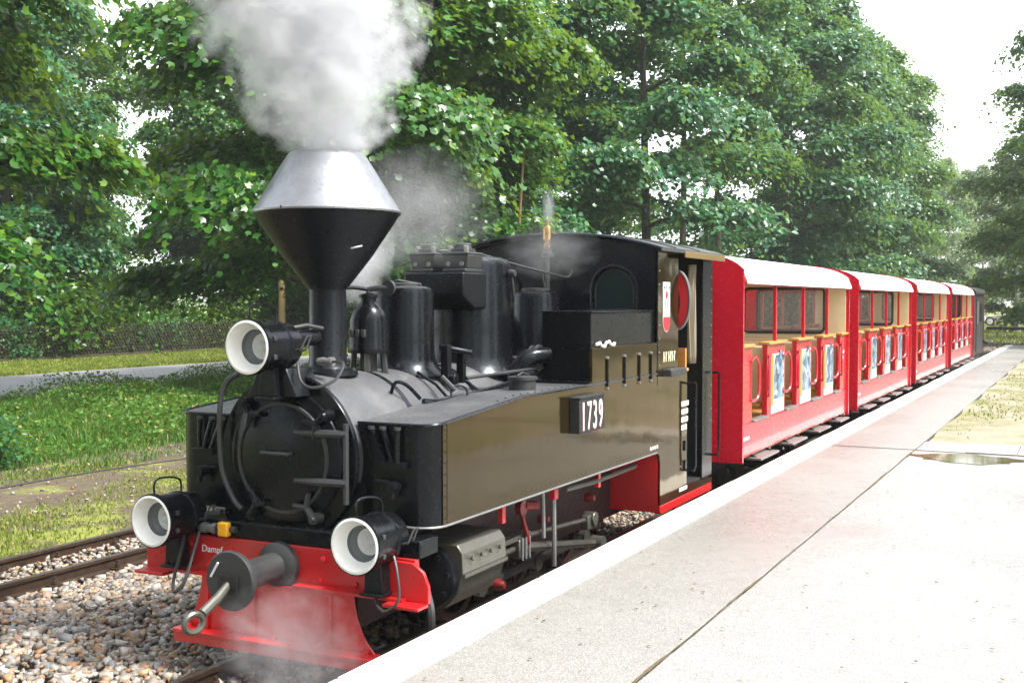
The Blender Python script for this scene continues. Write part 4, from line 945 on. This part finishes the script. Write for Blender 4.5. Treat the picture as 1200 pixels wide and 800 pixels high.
# --- dark van at the tail of the train
VY = CY0 + CPITCH*4 - .1
van = empty('brake_van', (XT, VY, 0), 'dark van with slim window and red corners at the tail of the train', 'train van')
def vpart(mb, name, mat, parent=None, bevel=0., **kw): return mb.build(name, mat, parent or van, (0, 0, 0), bevel, **kw)
VL = 3.3
vpart(MB().box(-.55, .55, .1, VL-.1, .2, .42), 'underframe', 'sooty_black')
vb = MB(); vb.box(-.86, .86, 0, VL, .42, 2.2); vbo = vpart(vb, 'body', 'dark_green_paint', bevel=.01)
for y in (.02, VL-.06):
    vpart(MB().box(.862, .875, y, y+.05, .42, 2.12), 'corner_strip', 'coach_red', vbo)
for s in (-1, 1):
    dv = vpart(MB().box(min(s*.862, s*.88), max(s*.862, s*.88), .7, 1.45, .5, 2.05), 'door', 'dark_green_paint', bevel=.005)
    vpart(MB().box(min(s*.88, s*.885), max(s*.88, s*.885), .95, 1.2, 1.3, 1.95), 'window_pane', 'tarnished_light', dv)
    vpart(MB().cyl((s*.90, 1.38, 1.0), (s*.90, 1.38, 1.25), .012, 6), 'handle', 'tarnished_light', dv)
    vpart(MB().box(min(s*.862, s*.87), max(s*.862, s*.87), 2.0, 2.7, 1.35, 1.9), 'window_pane', 'cab_glass', vbo)
up = [(x, croofz(x, 2.2, 2.40)) for x in xs]
vpart(MB().prism(up + [(x, z-.04) for x, z in reversed(up)], -.05, VL+.05, 'y'), 'roof', 'dark_green_paint')
vpart(MB().prism([(x, croofz(x, 2.2, 2.385)) for x in xs], -.02, .02, 'y'), 'gable', 'coach_red')
for y in (.8, 2.5):
    for s in (-1, 1): vpart(MB().lathe([(.04, -.03), (.2, -.03), (.2, .0), (.18, .035), (.04, .035)], (s*.34, y, .19), 'x', 20), 'wheel', 'sooty_black')
lam = vpart(MB().tube([(.80, VL-.3, 1.30), (1.0, VL-.2, 1.32), (1.06, VL-.2, 1.32)], .03, 8), 'lamp_arm', 'sooty_black')
vpart(MB().lathe([(.04, VL-.28), (.13, VL-.27), (.13, VL-.12), (.05, VL-.1)], (1.06, 0, 1.34), 'y', 20), 'tail_lamp', 'sooty_black', lam)
vpart(MB().lathe([(.09, VL-.285), (.001, VL-.29)], (1.06, 0, 1.34), 'y', 20, cap=False), 'tail_lamp_lens', 'lamp_white', lam)
vpart(MB().tube([(.86, VL-.2, .75), (1.0, VL-.1, .68), (1.05, VL+.1, .7)], .05, 8), 'end_hook', 'sooty_black')

# ================================================================== TREES
def leaf_cards(P, nrm, size, aspect=.8, fold=.25, lobed=False):
    """one folded four-cornered leaf at each point; nrm = facing"""
    n = len(P); nrm = nrm/np.linalg.norm(nrm, axis=1, keepdims=True)
    t = RNG.normal(0, 1, (n, 3)); t -= (t*nrm).sum(1, keepdims=True)*nrm; t /= np.linalg.norm(t, axis=1, keepdims=True)
    b = np.cross(nrm, t); s = size[:, None]
    tip = P + t*s*.62; base = P - t*s*.5
    l = P + b*s*aspect*.5 + nrm*s*fold*.5 + t*s*.06; r = P - b*s*aspect*.5 + nrm*s*fold*.5 + t*s*.06
    if not lobed:
        V = np.stack([base, l, tip, r], 1).reshape(-1, 3); k = 4*np.arange(n)[:, None]
        return V, np.concatenate([k + [[0, 1, 2]], k + [[0, 2, 3]]], 1).reshape(-1, 3)
    l = P + b*s*.56 + nrm*s*fold*.45 + t*s*.16; r = P - b*s*.56 + nrm*s*fold*.45 + t*s*.16
    ln_ = P + b*s*.2 + nrm*s*fold*.15 + t*s*.2; rn_ = P - b*s*.2 + nrm*s*fold*.15 + t*s*.2
    lb = P + b*s*.34 + nrm*s*fold*.2 - t*s*.36; rb = P - b*s*.34 + nrm*s*fold*.2 - t*s*.36
    V = np.stack([base, lb, l, ln_, tip, rn_, r, rb], 1).reshape(-1, 3); k = 8*np.arange(n)[:, None]
    F = np.concatenate([k + [[0, 1, 2, 3]], k + [[0, 3, 4, 5]], k + [[0, 5, 6, 7]]], 1).reshape(-1, 4)
    return V, F
def make_tree(seed, H=16., R=4.6, first=.2, limbs=22, per=1., leaf=.2, mat='leaf_maple', bark='bark', trunk_r=.2, spread=1., lean=0., sprays=5, clump=110, droop=.25, shape='round', lobed=False):
    rnd = random.Random(seed); mb = MB()
    tp = [(lean*t*H*.1 + .15*sin(3*t+seed), .12*cos(4*t+seed), H*.93*t) for t in np.linspace(0, 1, 10)]
    tp[0] = (tp[0][0], tp[0][1], -.3)
    mb.tube(tp, [trunk_r*(1.35 if i == 0 else 1)*(1 - .88*i/9) for i in range(10)], 10)
    def at(h):
        q = h/(H*.93)*9; i = min(8, int(q)); f = q-i; return np.array(tp[i])*(1-f) + np.array(tp[i+1])*f
    C = []
    for k in range(limbs):
        u = (k+.5)/limbs; h = H*(first + (.93-first)*u); az = k*2.399 + rnd.uniform(-.4, .4)
        prof = {'round': math.sin(pi*min(1, .22 + .80*u))**.7, 'tall': .55 + .45*math.sin(pi*min(1, .15+.8*u)), 'cone': 1.05 - .9*u}[shape]
        ln = R*prof*rnd.uniform(.75, 1.12)*spread; el = radians(12 + 50*u + rnd.uniform(-8, 8))
        p0 = at(min(h, H*.92)); d = np.array([cos(az), sin(az), 0.])
        pts = []
        for j in range(6):
            t = j/5; z = math.sin(el)*ln*t - droop*ln*t*t; pts.append(p0 + d*(cos(el)*ln*t) + np.array([rnd.gauss(0, .08)*t, rnd.gauss(0, .08)*t, z]))
        r0 = trunk_r*.42*(1-.6*u); mb.tube(pts, [r0*(1-.85*j/5)+.006 for j in range(6)], 6)
        for j in range(sprays):
            t = .28 + .72*(j+rnd.random()*.6)/sprays; i = min(4, int(t*5)); f = min(1, t*5-i); q = pts[i]*(1-f) + pts[i+1]*f
            side = np.array([-d[1], d[0], 0])*(-1)**j
            sl = ln*.34*(1.15-t)*rnd.uniform(.6, 1.3) + .25
            e = q + (side*.85 + d*.5)*sl + np.array([0, 0, rnd.uniform(-.15, .3)*sl])
            mb.tube([q, (q+e)/2 + np.array([0, 0, .06]), e], [r0*.35+.004, r0*.2+.004, .004], 5)
            C.append((e, .55 + .22*sl)); C.append(((q+e)/2, .5 + .15*sl))
            if rnd.random() < .6: C.append((q + np.array([rnd.gauss(0, .3), rnd.gauss(0, .3), rnd.uniform(0, .4)]), .5))
        C.append((pts[5], .6))
    C.append((at(H*.92) + np.array([0, 0, .3]), .8))
    PP = []; NN = []; SS = []
    for c, sz in C:
        n = int(clump*per*rnd.uniform(.6, 1.3)*(sz/.6)**2)
        tilt = np.array([c[0]*.22, c[1]*.22, 1.0]); tilt[:2] += RNG.normal(0, .18, 2)
        o = RNG.normal(0, 1, (n, 3)); o *= np.array([sz*.62, sz*.62, sz*.2]); 
        rad = np.hypot(o[:, 0], o[:, 1]); o[:, 2] -= rad**2*.28/sz + (o[:, 0]*tilt[0] + o[:, 1]*tilt[1])*.5
        PP.append(c + o); nn = RNG.normal(0, .42, (n, 3)) + tilt/np.linalg.norm(tilt)*.9; nn[:, :2] += o[:, :2]*.35; NN.append(nn)
        SS.append(leaf*RNG.uniform(.6, 1.25, n))
    V, F = leaf_cards(np.concatenate(PP), np.concatenate(NN), np.concatenate(SS), lobed=lobed)
    root = empty('tree', (0, 0, GZ)); mb.build('trunk', bark, root, smooth=True); np_mesh('crown', V, F, mat, root)
    return root
def place(proto, x, y, s, rz, used, name=None, sz=None):
    cmap = {proto: [c for c in TREE_KIDS[proto]]}
    if proto not in used: used.add(proto); o = proto
    else: o = copy_tree(proto, cmap)
    o.location = (x, y, GZ); o.rotation_euler = (0, 0, rz); o.scale = (s, s, sz or s)
    return o
T = {
 'a': make_tree(1, 16.5, 5.0, .13, 26, 1.0, .165, 'leaf_maple', sprays=7, clump=165, lobed=True),
 'b': make_tree(2, 17, 4.6, .16, 24, 1.0, .165, 'leaf_bluegreen', sprays=6, clump=165, lean=.4, lobed=True),
 'c': make_tree(3, 15.5, 4.8, .12, 25, 1.0, .16, 'leaf_maple', sprays=6, clump=170, lean=-.3, lobed=True),
 'g': make_tree(8, 17.5, 4.6, .42, 18, .8, .2, 'leaf_bluegreen', sprays=6, clump=80, lean=.5, trunk_r=.17),
 'd': make_tree(4, 16, 4.4, .12, 24, .8, .2, 'leaf_bluegreen', sprays=7, clump=115),
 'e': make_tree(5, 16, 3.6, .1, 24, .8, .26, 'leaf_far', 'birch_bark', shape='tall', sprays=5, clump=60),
 'h': make_tree(9, 16, 4.8, .1, 26, .9, .2, 'leaf_light', sprays=6, clump=95),
 'p': make_tree(6, 15, 3.2, .03, 36, .9, .2, 'leaf_dark', shape='cone', sprays=5, clump=60, droop=.5),
}
TREE_KIDS = {t: [c for c in bpy.data.objects if c.parent == t] for t in T.values()}
used = set(); TR = random.Random(5)
def tree(k, x, y, s, label, group, sz=None):
    o = place(T[k], x, y, s, TR.uniform(0, 6.28), used, sz=sz); tag(o, label, 'tree', group); return o
tree('c', -20.0, 13.0, 1.05, 'leafy maple overhanging the weeds and the paved path', None)
for k, x, y, s in (('b', -14, -14, 1.1), ('a', -6, -17, 1.1), ('d', 2, -15, 1.1), ('c', 10, -13, 1.0), ('d', 18, -8, 1.1), ('a', -22, -8, 1.1), ('b', -2, -24, 1.2), ('d', -12, -24, 1.2)):  # trees out of view, added to darken the locomotive front
    tree(k, x, y, s, 'unseen broadleaf tree added ahead of the locomotive to darken its front', 'unseen trees added ahead of the locomotive')
rowlab, rowgrp = 'broadleaf tree in the row growing behind the open red coaches', 'trees in the row behind the coaches'
tree('a', -15.9, 22.0, 1.02, 'big leafy maple tree behind the diamond chimney and its smoke', None)
tree('c', -15.6, 26.8, .98, 'leafy tree rising behind the domes of the locomotive', None)
tree('b', -16.2, 32.5, 1.0, 'leafy tree rising behind the whistle and cab of the locomotive', None)
ROW = [('d', -14.2, 38.5, 1.08), ('g', -15.2, 45.2, 1.1), ('g', -14.4, 49.5, 1.08), ('d', -13.6, 56.5, 1.25), ('b', -14.2, 64.0, 1.25), ('d', -13.4, 72.5, 1.25), ('a', -13.2, 81.0, 1.25), ('d', -14.0, 91., 1.15)]
for k, x, y, s in ROW:
    if k == 'g': tree(k, x, y, s, 'high crowned tree with a bare lower trunk and sky showing beside it', 'bare trunked trees behind the coaches')
    elif k == 'a': tree(k, x, y, s, 'yellower green maple near the far end of the row behind the coaches', None)
    else: tree(k, x, y, s, rowlab, rowgrp)
backlab, backgrp = 'tall leafy tree standing behind the lattice fence and hedge', 'trees behind the lattice fence'
for k, x, y, s in (('b', -37.5, 31.5, 1.05), ('a', -37.5, 42.5, .95), ('c', -37, 46.5, 1.0), ('d', -40, 24.5, 1.0), ('d', -43, 35, 1.15), ('c', -50, 45, 1.35), ('b', -45, 30.5, 1.3), ('b', -46, 57, 1.2), ('a', -39, 57, 1.1), ('d', -46, 28, 1.15), ('b', -52, 36, 1.2), ('d', -38, 66, 1.1), ('a', -40, 78, 1.1), ('d', -36, 92, 1.15)):
    tree(k, x, y, s, backlab, backgrp)
for k, x, y, s in (('p', -39.5, 27.0, .8), ('p', -41, 33.2, .75), ('p', -40.5, 37.0, .8)):
    tree(k, x, y, s, 'dark conifer standing behind the lattice fence', 'conifers behind the fence')
for k, x, y, s in (('d', -29.8, 46, 1.1), ('b', -30.2, 55, 1.1), ('d', -29.6, 64, 1.1)):
    tree(k, x, y, s, 'tree on the lawn strip between the path and the lattice fence', 'trees on the lawn strip')
hazlab, hazgrp = 'pale distant tree where the tree rows close beyond the train', 'distant pale trees beyond the train'
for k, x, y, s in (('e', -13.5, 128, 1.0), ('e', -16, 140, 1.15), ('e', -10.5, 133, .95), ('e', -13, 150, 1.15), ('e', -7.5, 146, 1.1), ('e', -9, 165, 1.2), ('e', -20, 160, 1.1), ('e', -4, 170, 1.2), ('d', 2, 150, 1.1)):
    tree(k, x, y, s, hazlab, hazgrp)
tree('h', -1.2, 59, 1.05, 'leafy tree with low hanging crown beyond the end of the platform', None, sz=.95)
tree('h', 1.6, 46.9, 1.1, 'tall tree with thin upper twigs beyond the platform lawn', None, sz=1.25)
for k, x, y, s in (('a', 3.5, 72, 1.0), ('d', 6.5, 58, 1.0), ('e', -4.5, 82, .8), ('e', -3.4, 84, .75)):
    tree(k, x, y, s, 'tree in the clump beyond the low barrier', 'trees beyond the low barrier')
stlab, stgrp = 'broadleaf tree on the lawn opposite the train, across the platform', 'trees across the platform'
for k, x, y, s in (('c', 13, 16, .9), ('b', 15, 24, 1.0), ('a', 14, 34, 1.0), ('d', 20, 8, 1.0), ('d', 22, 20, 1.0), ('b', 24, 30, 1.1), ('d', 9, 52, 1.0), ('a', 12, 44, 1.0)):
    tree(k, x, y, s, stlab, stgrp)

# ---- bushes
def make_bush(seed, r, h, n, leaf, mat):
    rnd = random.Random(seed); mb = MB(); P = []; NN = []
    for k in range(9):
        az = rnd.uniform(0, 6.28); l = rnd.uniform(.5, 1); e = np.array([cos(az)*r*.8*l, sin(az)*r*.8*l, h*rnd.uniform(.55, .95)])
        mb.tube([(0, 0, -.1), e*np.array([.35, .35, .55]), e], [.03, .02, .006], 5)
        for q in range(4):
            c = e*np.array([1, 1, 1 - q*.23]) + np.array([rnd.gauss(0, .2), rnd.gauss(0, .2), 0])*r*.6
            m = n//36; o = RNG.normal(0, 1, (m, 3))*np.array([r*.3, r*.3, h*.1]); P.append(c + o); NN.append(RNG.normal(0, .5, (m, 3)) + np.array([c[0]*.3/r, c[1]*.3/r, .8]))
    P = np.concatenate(P); NN = np.concatenate(NN); P[:, 2] = np.abs(P[:, 2])
    V, F = leaf_cards(P, NN, leaf*RNG.uniform(.6, 1.2, len(P)))
    root = empty('bush', (0, 0, GZ)); mb.build('stem', 'bark', root); np_mesh('foliage', V, F, mat, root); return root
B = {'x': make_bush(1, 1.5, 2.2, 5000, .16, 'leaf_bright'), 'y': make_bush(2, 1.7, 2.8, 6000, .17, 'leaf_maple'), 'z': make_bush(3, 1.4, 1.7, 4500, .15, 'leaf_bluegreen')}
for q in B.values(): TREE_KIDS[q] = [c for c in bpy.data.objects if c.parent == q]
def bush(k, x, y, s, label, group):
    o = place(B[k], x, y, s, TR.uniform(0, 6.28), used); tag(o, label, 'bush', group)
hl, hg = 'leafy shrub growing against the back of the lattice fence', 'shrubs along the lattice fence'
for i, y in enumerate(np.arange(25, 60, 1.9)):
    bush('xyzy'[i % 4], -35.6 + TR.uniform(-.5, .5), y, TR.uniform(.8, 1.25), hl, hg)
ul, ug = 'leafy shrub under the tree row behind the train', 'shrubs under the tree row'
for i, y in enumerate(np.arange(30, 94, 3.0)):
    if 41 < y < 53: continue
    bush('yxzy'[i % 4], -15.5 + TR.uniform(-2.5, 1.2), y, TR.uniform(1.0, 1.7), ul, ug)
bush('z', -12.6, 9.7, .42, 'low dark leafy plant in the weeds beside the bare soil', None)

# ---- lattice fence beyond the lawn
fen = empty('lattice_fence', (-34, 40, GZ), 'crossed slat wooden lattice fence along the lawn behind the path', 'fence')
slat = {}
def slat_obj(kind):
    m = MB()
    if kind: m.tube([(0, -.36, .05), (0, .36, 1.22)], .021, 6)
    else: m.tube([(.035, .36, .05), (.035, -.36, 1.22)], .021, 6)
    return m.build('slat', 'fence_wood', fen)
y = -13.6; i = 0
while y < 9.9:
    for kd in (0, 1):
        if kd not in slat: o = slat[kd] = slat_obj(kd)
        else: o = slat[kd].copy(); COL.objects.link(o)
        o.location = (0, y, random.uniform(-.02, .03)); o.rotation_euler = (random.uniform(-.03, .03), 0, 0)
    y += .165
for z in (.32, .98): MB().tube([(-.035, -13.8, z), (-.035, 10, z)], .03, 6).build('rail', 'fence_wood', fen)
for y in np.arange(-13, 10, 2.3): MB().cyl((-.08, y, -.1), (-.08, y, 1.2), .05, 8).build('post', 'fence_wood', fen)
MB().box(-.12, .08, -13.9, 10, -.05, .10).build('plinth', 'fence_wood', fen)
# ---- telegraph pole and thin leaning pole
pl_ = empty('wooden_pole', (-33, 42.3, GZ), 'yellowish wooden pole standing behind the headlamp and chimney pipe', 'pole')
MB().tube([(0, 0, -.2), (0, 0, 7.4)], [.17, .13], 12).build('shaft', 'pole_wood', pl_)
MB().tube([(.0, -.5, 7.0), (0, .5, 7.0)], .04, 8).build('crossarm', 'pole_wood', pl_)
pl2 = empty('thin_pole', (-13.4, 26.6, GZ), 'thin leaning yellowish pole among the trees behind the steam dome', 'pole')
MB().tube([(0, 0, -.2), (.12, .08, 3.0), (.3, .2, 6.6)], [.045, .04, .03], 8).build('shaft', 'pole_wood', pl2)
MB().tube([(.12, .1, 5.0), (.35, .35, 5.05)], .018, 6).build('step_peg', 'grey_iron', pl2)

# ---- low barrier at the end of the platform
bar = empty('low_barrier', (-1.5, 47.2, GZ), 'low dark rail barrier on short posts at the end of the platform', 'barrier')
MB().box(-2.1, 6, -.04, .04, 1.02, 1.14).build('rail', 'sleeper_wood', bar, bevel=.01)
for x in (-.72, 1.6, 3.9): MB().box(x-.07, x+.07, -.06, .06, -.1, 1.06).build('post', 'sleeper_wood', bar, bevel=.01)

# ================================================================== GRASS AND WEEDS
def blades(name, n, xr, yr, hr, mat, wid=.012, clump=False, broad=False, lean=.35, zz=GZ, mask=None):
    x = RNG.uniform(*xr, n); y = RNG.uniform(*yr, n)
    if mask is not None: k = mask(x, y); x, y = x[k], y[k]; n = len(x)
    h = RNG.uniform(*hr, n)*(.6 + .8*np.clip(np.sin(x*1.9 + 1.3*np.sin(y*.8))*np.cos(y*1.3 + x), 0, 1))
    a = RNG.uniform(0, 2*pi, n); l = RNG.normal(0, lean, (n, 2))
    d = np.stack([np.cos(a), np.sin(a), 0*a], 1); base = np.stack([x, y, np.full(n, zz)], 1)
    w = wid*RNG.uniform(.6, 1.4, n)[:, None]
    mid = base + np.stack([l[:, 0]*h*.35, l[:, 1]*h*.35, h*.55], 1); tip = base + np.stack([l[:, 0]*h, l[:, 1]*h, h*(1-.3*np.hypot(l[:, 0], l[:, 1]))], 1)
    V = np.stack([base - d*w, base + d*w, mid + d*w*.9, mid - d*w*.9, tip], 1).reshape(-1, 3); k = 5*np.arange(n)[:, None]
    F = np.concatenate([k + [[0, 1, 2]], k + [[0, 2, 3]], k + [[3, 2, 4]]], 1).reshape(-1, 3)
    return V, F
def fr_mask(x, y): return (x/y > -1.45) & (x/y < -.70)
parts = []
V, F = blades('g', 60000, (-11.6, -7.6), (4, 20), (.02, .07), 'grass_blade', .006, mask=lambda x, y: (np.sin(x*2.1+np.sin(y*.9))*np.sin(y*.7+x) + .35 - np.clip((-9.2-x)*.45, 0, .8) + RNG.normal(0, .3, len(x)) > 0))
tag(np_mesh('grass', V, F, 'grass_blade'), 'short yellowish grass on the strip beside the empty track', 'grass', kind='stuff')
V, F = blades('g', 90000, (-33.5, -27.2), (14, 60), (.04, .11), 'grass_blade', .018)
tag(np_mesh('lawn_grass', V, F, 'grass_blade'), 'mown lawn grass between the path and the lattice fence', 'grass', kind='stuff')
VV = []; FF = []; o_ = 0
for args in ((120000, (-20.8, -12.0), (8, 40), (.12, .32), .006, .55), (3500, (-20.6, -12.4), (8, 40), (.35, .6), .005, .25), (9000, (-12.6, -11.0), (8, 36), (.05, .16), .006, .6)):
    n, xr, yr, hr, wd, ln = args; V, F = blades('w', n, xr, yr, hr, '', wd, lean=ln); VV.append(V); FF.append(F+o_); o_ += len(V)
n = 120000; x = RNG.uniform(-20.6, -12.2, n); y = RNG.uniform(8, 40, n); hh = .1 + .36*np.clip(np.sin(x*1.3 + y*.5)*np.cos(y*.9 - x*.4) + .45, 0, 1)
P = np.stack([x, y, GZ + hh*RNG.uniform(.3, 1.1, n)], 1); V, F = leaf_cards(P, RNG.normal(0, .5, (n, 3)) + np.array([0, 0, .8]), RNG.uniform(.025, .085, n)); VV.append(V); FF.append(F+o_); o_ += len(V)
tag(np_mesh('weed_bank', np.concatenate(VV), np.concatenate(FF), 'weed_leaf'), 'rough green weeds growing between the bare soil and the path', 'weeds', kind='stuff')
V, F = blades('g', 26000, (-1.6, 6), (14.2, 45), (.015, .05), 'grass_blade', .008, zz=PZ, mask=lambda x, y: np.sin(x*1.3+y*.35)*np.sin(y*.5-x) + RNG.normal(0, .3, len(x)) > .15)
tag(np_mesh('lawn_tufts', V, F, 'grass_blade'), 'thin grass tufts on the sandy ground beside the platform', 'grass', kind='stuff')
V, F = blades('g', 30000, (-14, 12), (60, 120), (.1, .3), 'grass_blade', .03); tag(np_mesh('far_meadow_grass', V, F, 'grass_blade'), 'meadow grass beyond the low barrier', 'grass', kind='stuff')

# ================================================================== STEAM AND SMOKE
def smoke_mat(name, density, plume=False, nscale=3.2, edge=.8, warp=.5, soft=2.2):
    m = bpy.data.materials.new(name); m.use_nodes = True; n = m.node_tree; n.nodes.clear(); MAT[name] = m
    out = N(n, 'OutputMaterial'); pv = N(n, 'VolumePrincipled'); L(n, pv.outputs[0], out.inputs['Volume'])
    pv.inputs['Color'].default_value = (.82, .835, .86, 1); pv.inputs['Anisotropy'].default_value = .25
    p = coords(n, 'Object')
    def M(op, a, b=None, c=None):
        x = N(n, 'Math', operation=op)
        for i, v in enumerate((a, b, c)):
            if v is None: continue
            if isinstance(v, (int, float)): x.inputs[i].default_value = v
            else: L(n, v, x.inputs[i])
        return x.outputs[0]
    wn = N(n, 'TexNoise'); wn.inputs['Scale'].default_value = nscale*.8; wn.inputs['Detail'].default_value = 3; L(n, p, wn.inputs['Vector'])
    sub = N(n, 'VectorMath', operation='SUBTRACT'); L(n, wn.outputs['Color'], sub.inputs[0]); sub.inputs[1].default_value = (.5, .5, .5)
    sc = N(n, 'VectorMath', operation='SCALE'); L(n, sub.outputs[0], sc.inputs[0]); 
    sx = N(n, 'SeparateXYZ'); L(n, p, sx.inputs[0]); h = sx.outputs[2]
    if plume:
        w_h = M('MINIMUM', M('MULTIPLY_ADD', h, .75, .06), warp); L(n, w_h, sc.inputs['Scale'])
    else: sc.inputs['Scale'].default_value = warp
    ad = N(n, 'VectorMath', operation='ADD'); L(n, p, ad.inputs[0]); L(n, sc.outputs[0], ad.inputs[1]); q = ad.outputs[0]
    if plume:
        sq = N(n, 'SeparateXYZ'); L(n, q, sq.inputs[0]); z = M('MAXIMUM', sq.outputs[2], 0.)
        drift = M('MULTIPLY_ADD', M('MULTIPLY', z, z), -.16, M('MULTIPLY', z, -.02))
        dx = M('SUBTRACT', sq.outputs[0], M('MULTIPLY', drift, .893)); dy = M('SUBTRACT', sq.outputs[1], M('MULTIPLY', drift, .449))
        Rr = M('MULTIPLY_ADD', M('POWER', z, .62), .46, .20)
        d = M('DIVIDE', M('SQRT', M('ADD', M('MULTIPLY', dx, dx), M('MULTIPLY', dy, dy))), Rr)
    else:
        ln = N(n, 'VectorMath', operation='LENGTH'); L(n, q, ln.inputs[0]); d = ln.outputs['Value']
    f = noise(n, p, nscale*1.25, 6, .62)
    if plume:
        vo = N(n, 'TexVoronoi'); vo.inputs['Scale'].default_value = 5.2; L(n, q, vo.inputs['Vector'])
        vo2 = N(n, 'TexVoronoi'); vo2.inputs['Scale'].default_value = 11.; L(n, q, vo2.inputs['Vector'])
        f = M('ADD', M('MULTIPLY', f, .85), M('ADD', M('MULTIPLY', M('SUBTRACT', .95, vo.outputs['Distance']), .13), M('MULTIPLY', M('SUBTRACT', .95, vo2.outputs['Distance']), .05)))
    body = M('MULTIPLY_ADD', M('SUBTRACT', 1., d), soft, M('MULTIPLY', M('SUBTRACT', f, .5), edge*4))
    dn = M('MAXIMUM', M('MINIMUM', body, 1.), 0.)
    if plume:
        fade = N(n, 'MapRange'); L(n, h, fade.inputs[0]); fade.inputs[1].default_value = .5; fade.inputs[2].default_value = 3.0; fade.inputs[3].default_value = 1.; fade.inputs[4].default_value = .12
        dn = M('MULTIPLY', dn, fade.outputs[0])
    L(n, M('MULTIPLY', dn, density), pv.inputs['Density'])
    return m
smoke_mat('plume_smoke', 4.6, True, nscale=4.4, edge=1.5, soft=1.9, warp=.5)
smoke_mat('puff_dense', 5.0, nscale=2.2, edge=.5, warp=.6, soft=1.6)
smoke_mat('puff_thin', .6, nscale=2.0, edge=.6, warp=.7, soft=1.2)
smoke_mat('puff_low', 1.7, nscale=2.6, edge=.9, warp=.8, soft=1.3)
def hull(name, pts, mat, loc, label, seed=0):
    """closed lumpy hull round a chain of (x, y, z, radius)"""
    m = MB(); seg = 24; vs = []; fs = []; rnd = random.Random(seed)
    for (x, y, z, r) in pts:
        for k in range(seg): a = 2*pi*k/seg; q = r*(1 + .05*sin(3*a + z*4)); vs.append((x + q*cos(a), y + q*sin(a), z))
    for i in range(len(pts)-1):
        for k in range(seg): k2 = (k+1) % seg; fs.append((i*seg+k, i*seg+k2, (i+1)*seg+k2, (i+1)*seg+k))
    fs += [tuple(range(seg-1, -1, -1)), tuple((len(pts)-1)*seg+k for k in range(seg))]
    m.add(vs, fs); o = m.build(name, mat); o.location = loc; tag(o, label, 'steam', kind='stuff'); return o
pts = []
for z in np.concatenate([[0], np.linspace(.06, 3.4, 24)]):
    dr = -.16*z*z - .02*z; r = .185 if z == 0 else (.46*z**.62 + .20)*1.28; pts.append((dr*.893, dr*.449, z, r))
hull('smoke_plume', pts, 'plume_smoke', (XT, CY, 2.76), 'thick white smoke billowing from the diamond chimney top')
def puff(name, mat, loc, rad, label):
    m = MB(); m.lathe([(max(.001, sin(a)), -cos(a)) for a in np.linspace(0, pi, 17)], seg=28, cap=False); o = m.build(name, mat); o.location = loc; o.scale = rad
    tag(o, label, 'steam', kind='stuff'); return o
puff('steam_cloud', 'puff_dense', (-4.12, 6.0, 2.30), (.26, .25, .42), 'white steam cloud between the chimney and the domes')
puff('steam_cloud', 'puff_thin', (-4.05, 6.6, 2.55), (.6, .5, .45), 'faint steam drifting above the domes')
puff('steam_cloud', 'puff_thin', (-3.72, 8.05, 2.34), (.42, .3, .24), 'thin steam drifting across the cab front')
puff('whistle_steam', 'puff_dense', (-3.85, 8.30, 2.68), (.06, .06, .17), 'small steam jet above the brass whistle')
puff('steam_cloud', 'puff_low', (-3.55, 4.58, .24), (.46, .24, .36), 'wisps of steam in front of the red plough')

# ================================================================== HAZE
hm = bpy.data.materials.new('haze_air'); hm.use_nodes = True; MAT['haze_air'] = hm; n = hm.node_tree; n.nodes.clear()
pv = N(n, 'VolumePrincipled'); L(n, pv.outputs[0], N(n, 'OutputMaterial').inputs['Volume'])
pv.inputs['Color'].default_value = (.86, .93, .97, 1); pv.inputs['Density'].default_value = .0005; pv.inputs['Anisotropy'].default_value = .1
hz = MB().box(-405, 405, -155, 605, -1.3, 28).build('haze', 'haze_air', smooth=False); tag(hz, 'pale damp air over the whole place', 'haze', kind='stuff')
0 and print('TRIS', sum(sum(len(p.vertices)-2 for p in m.polygons) for m in bpy.data.meshes if m.users))
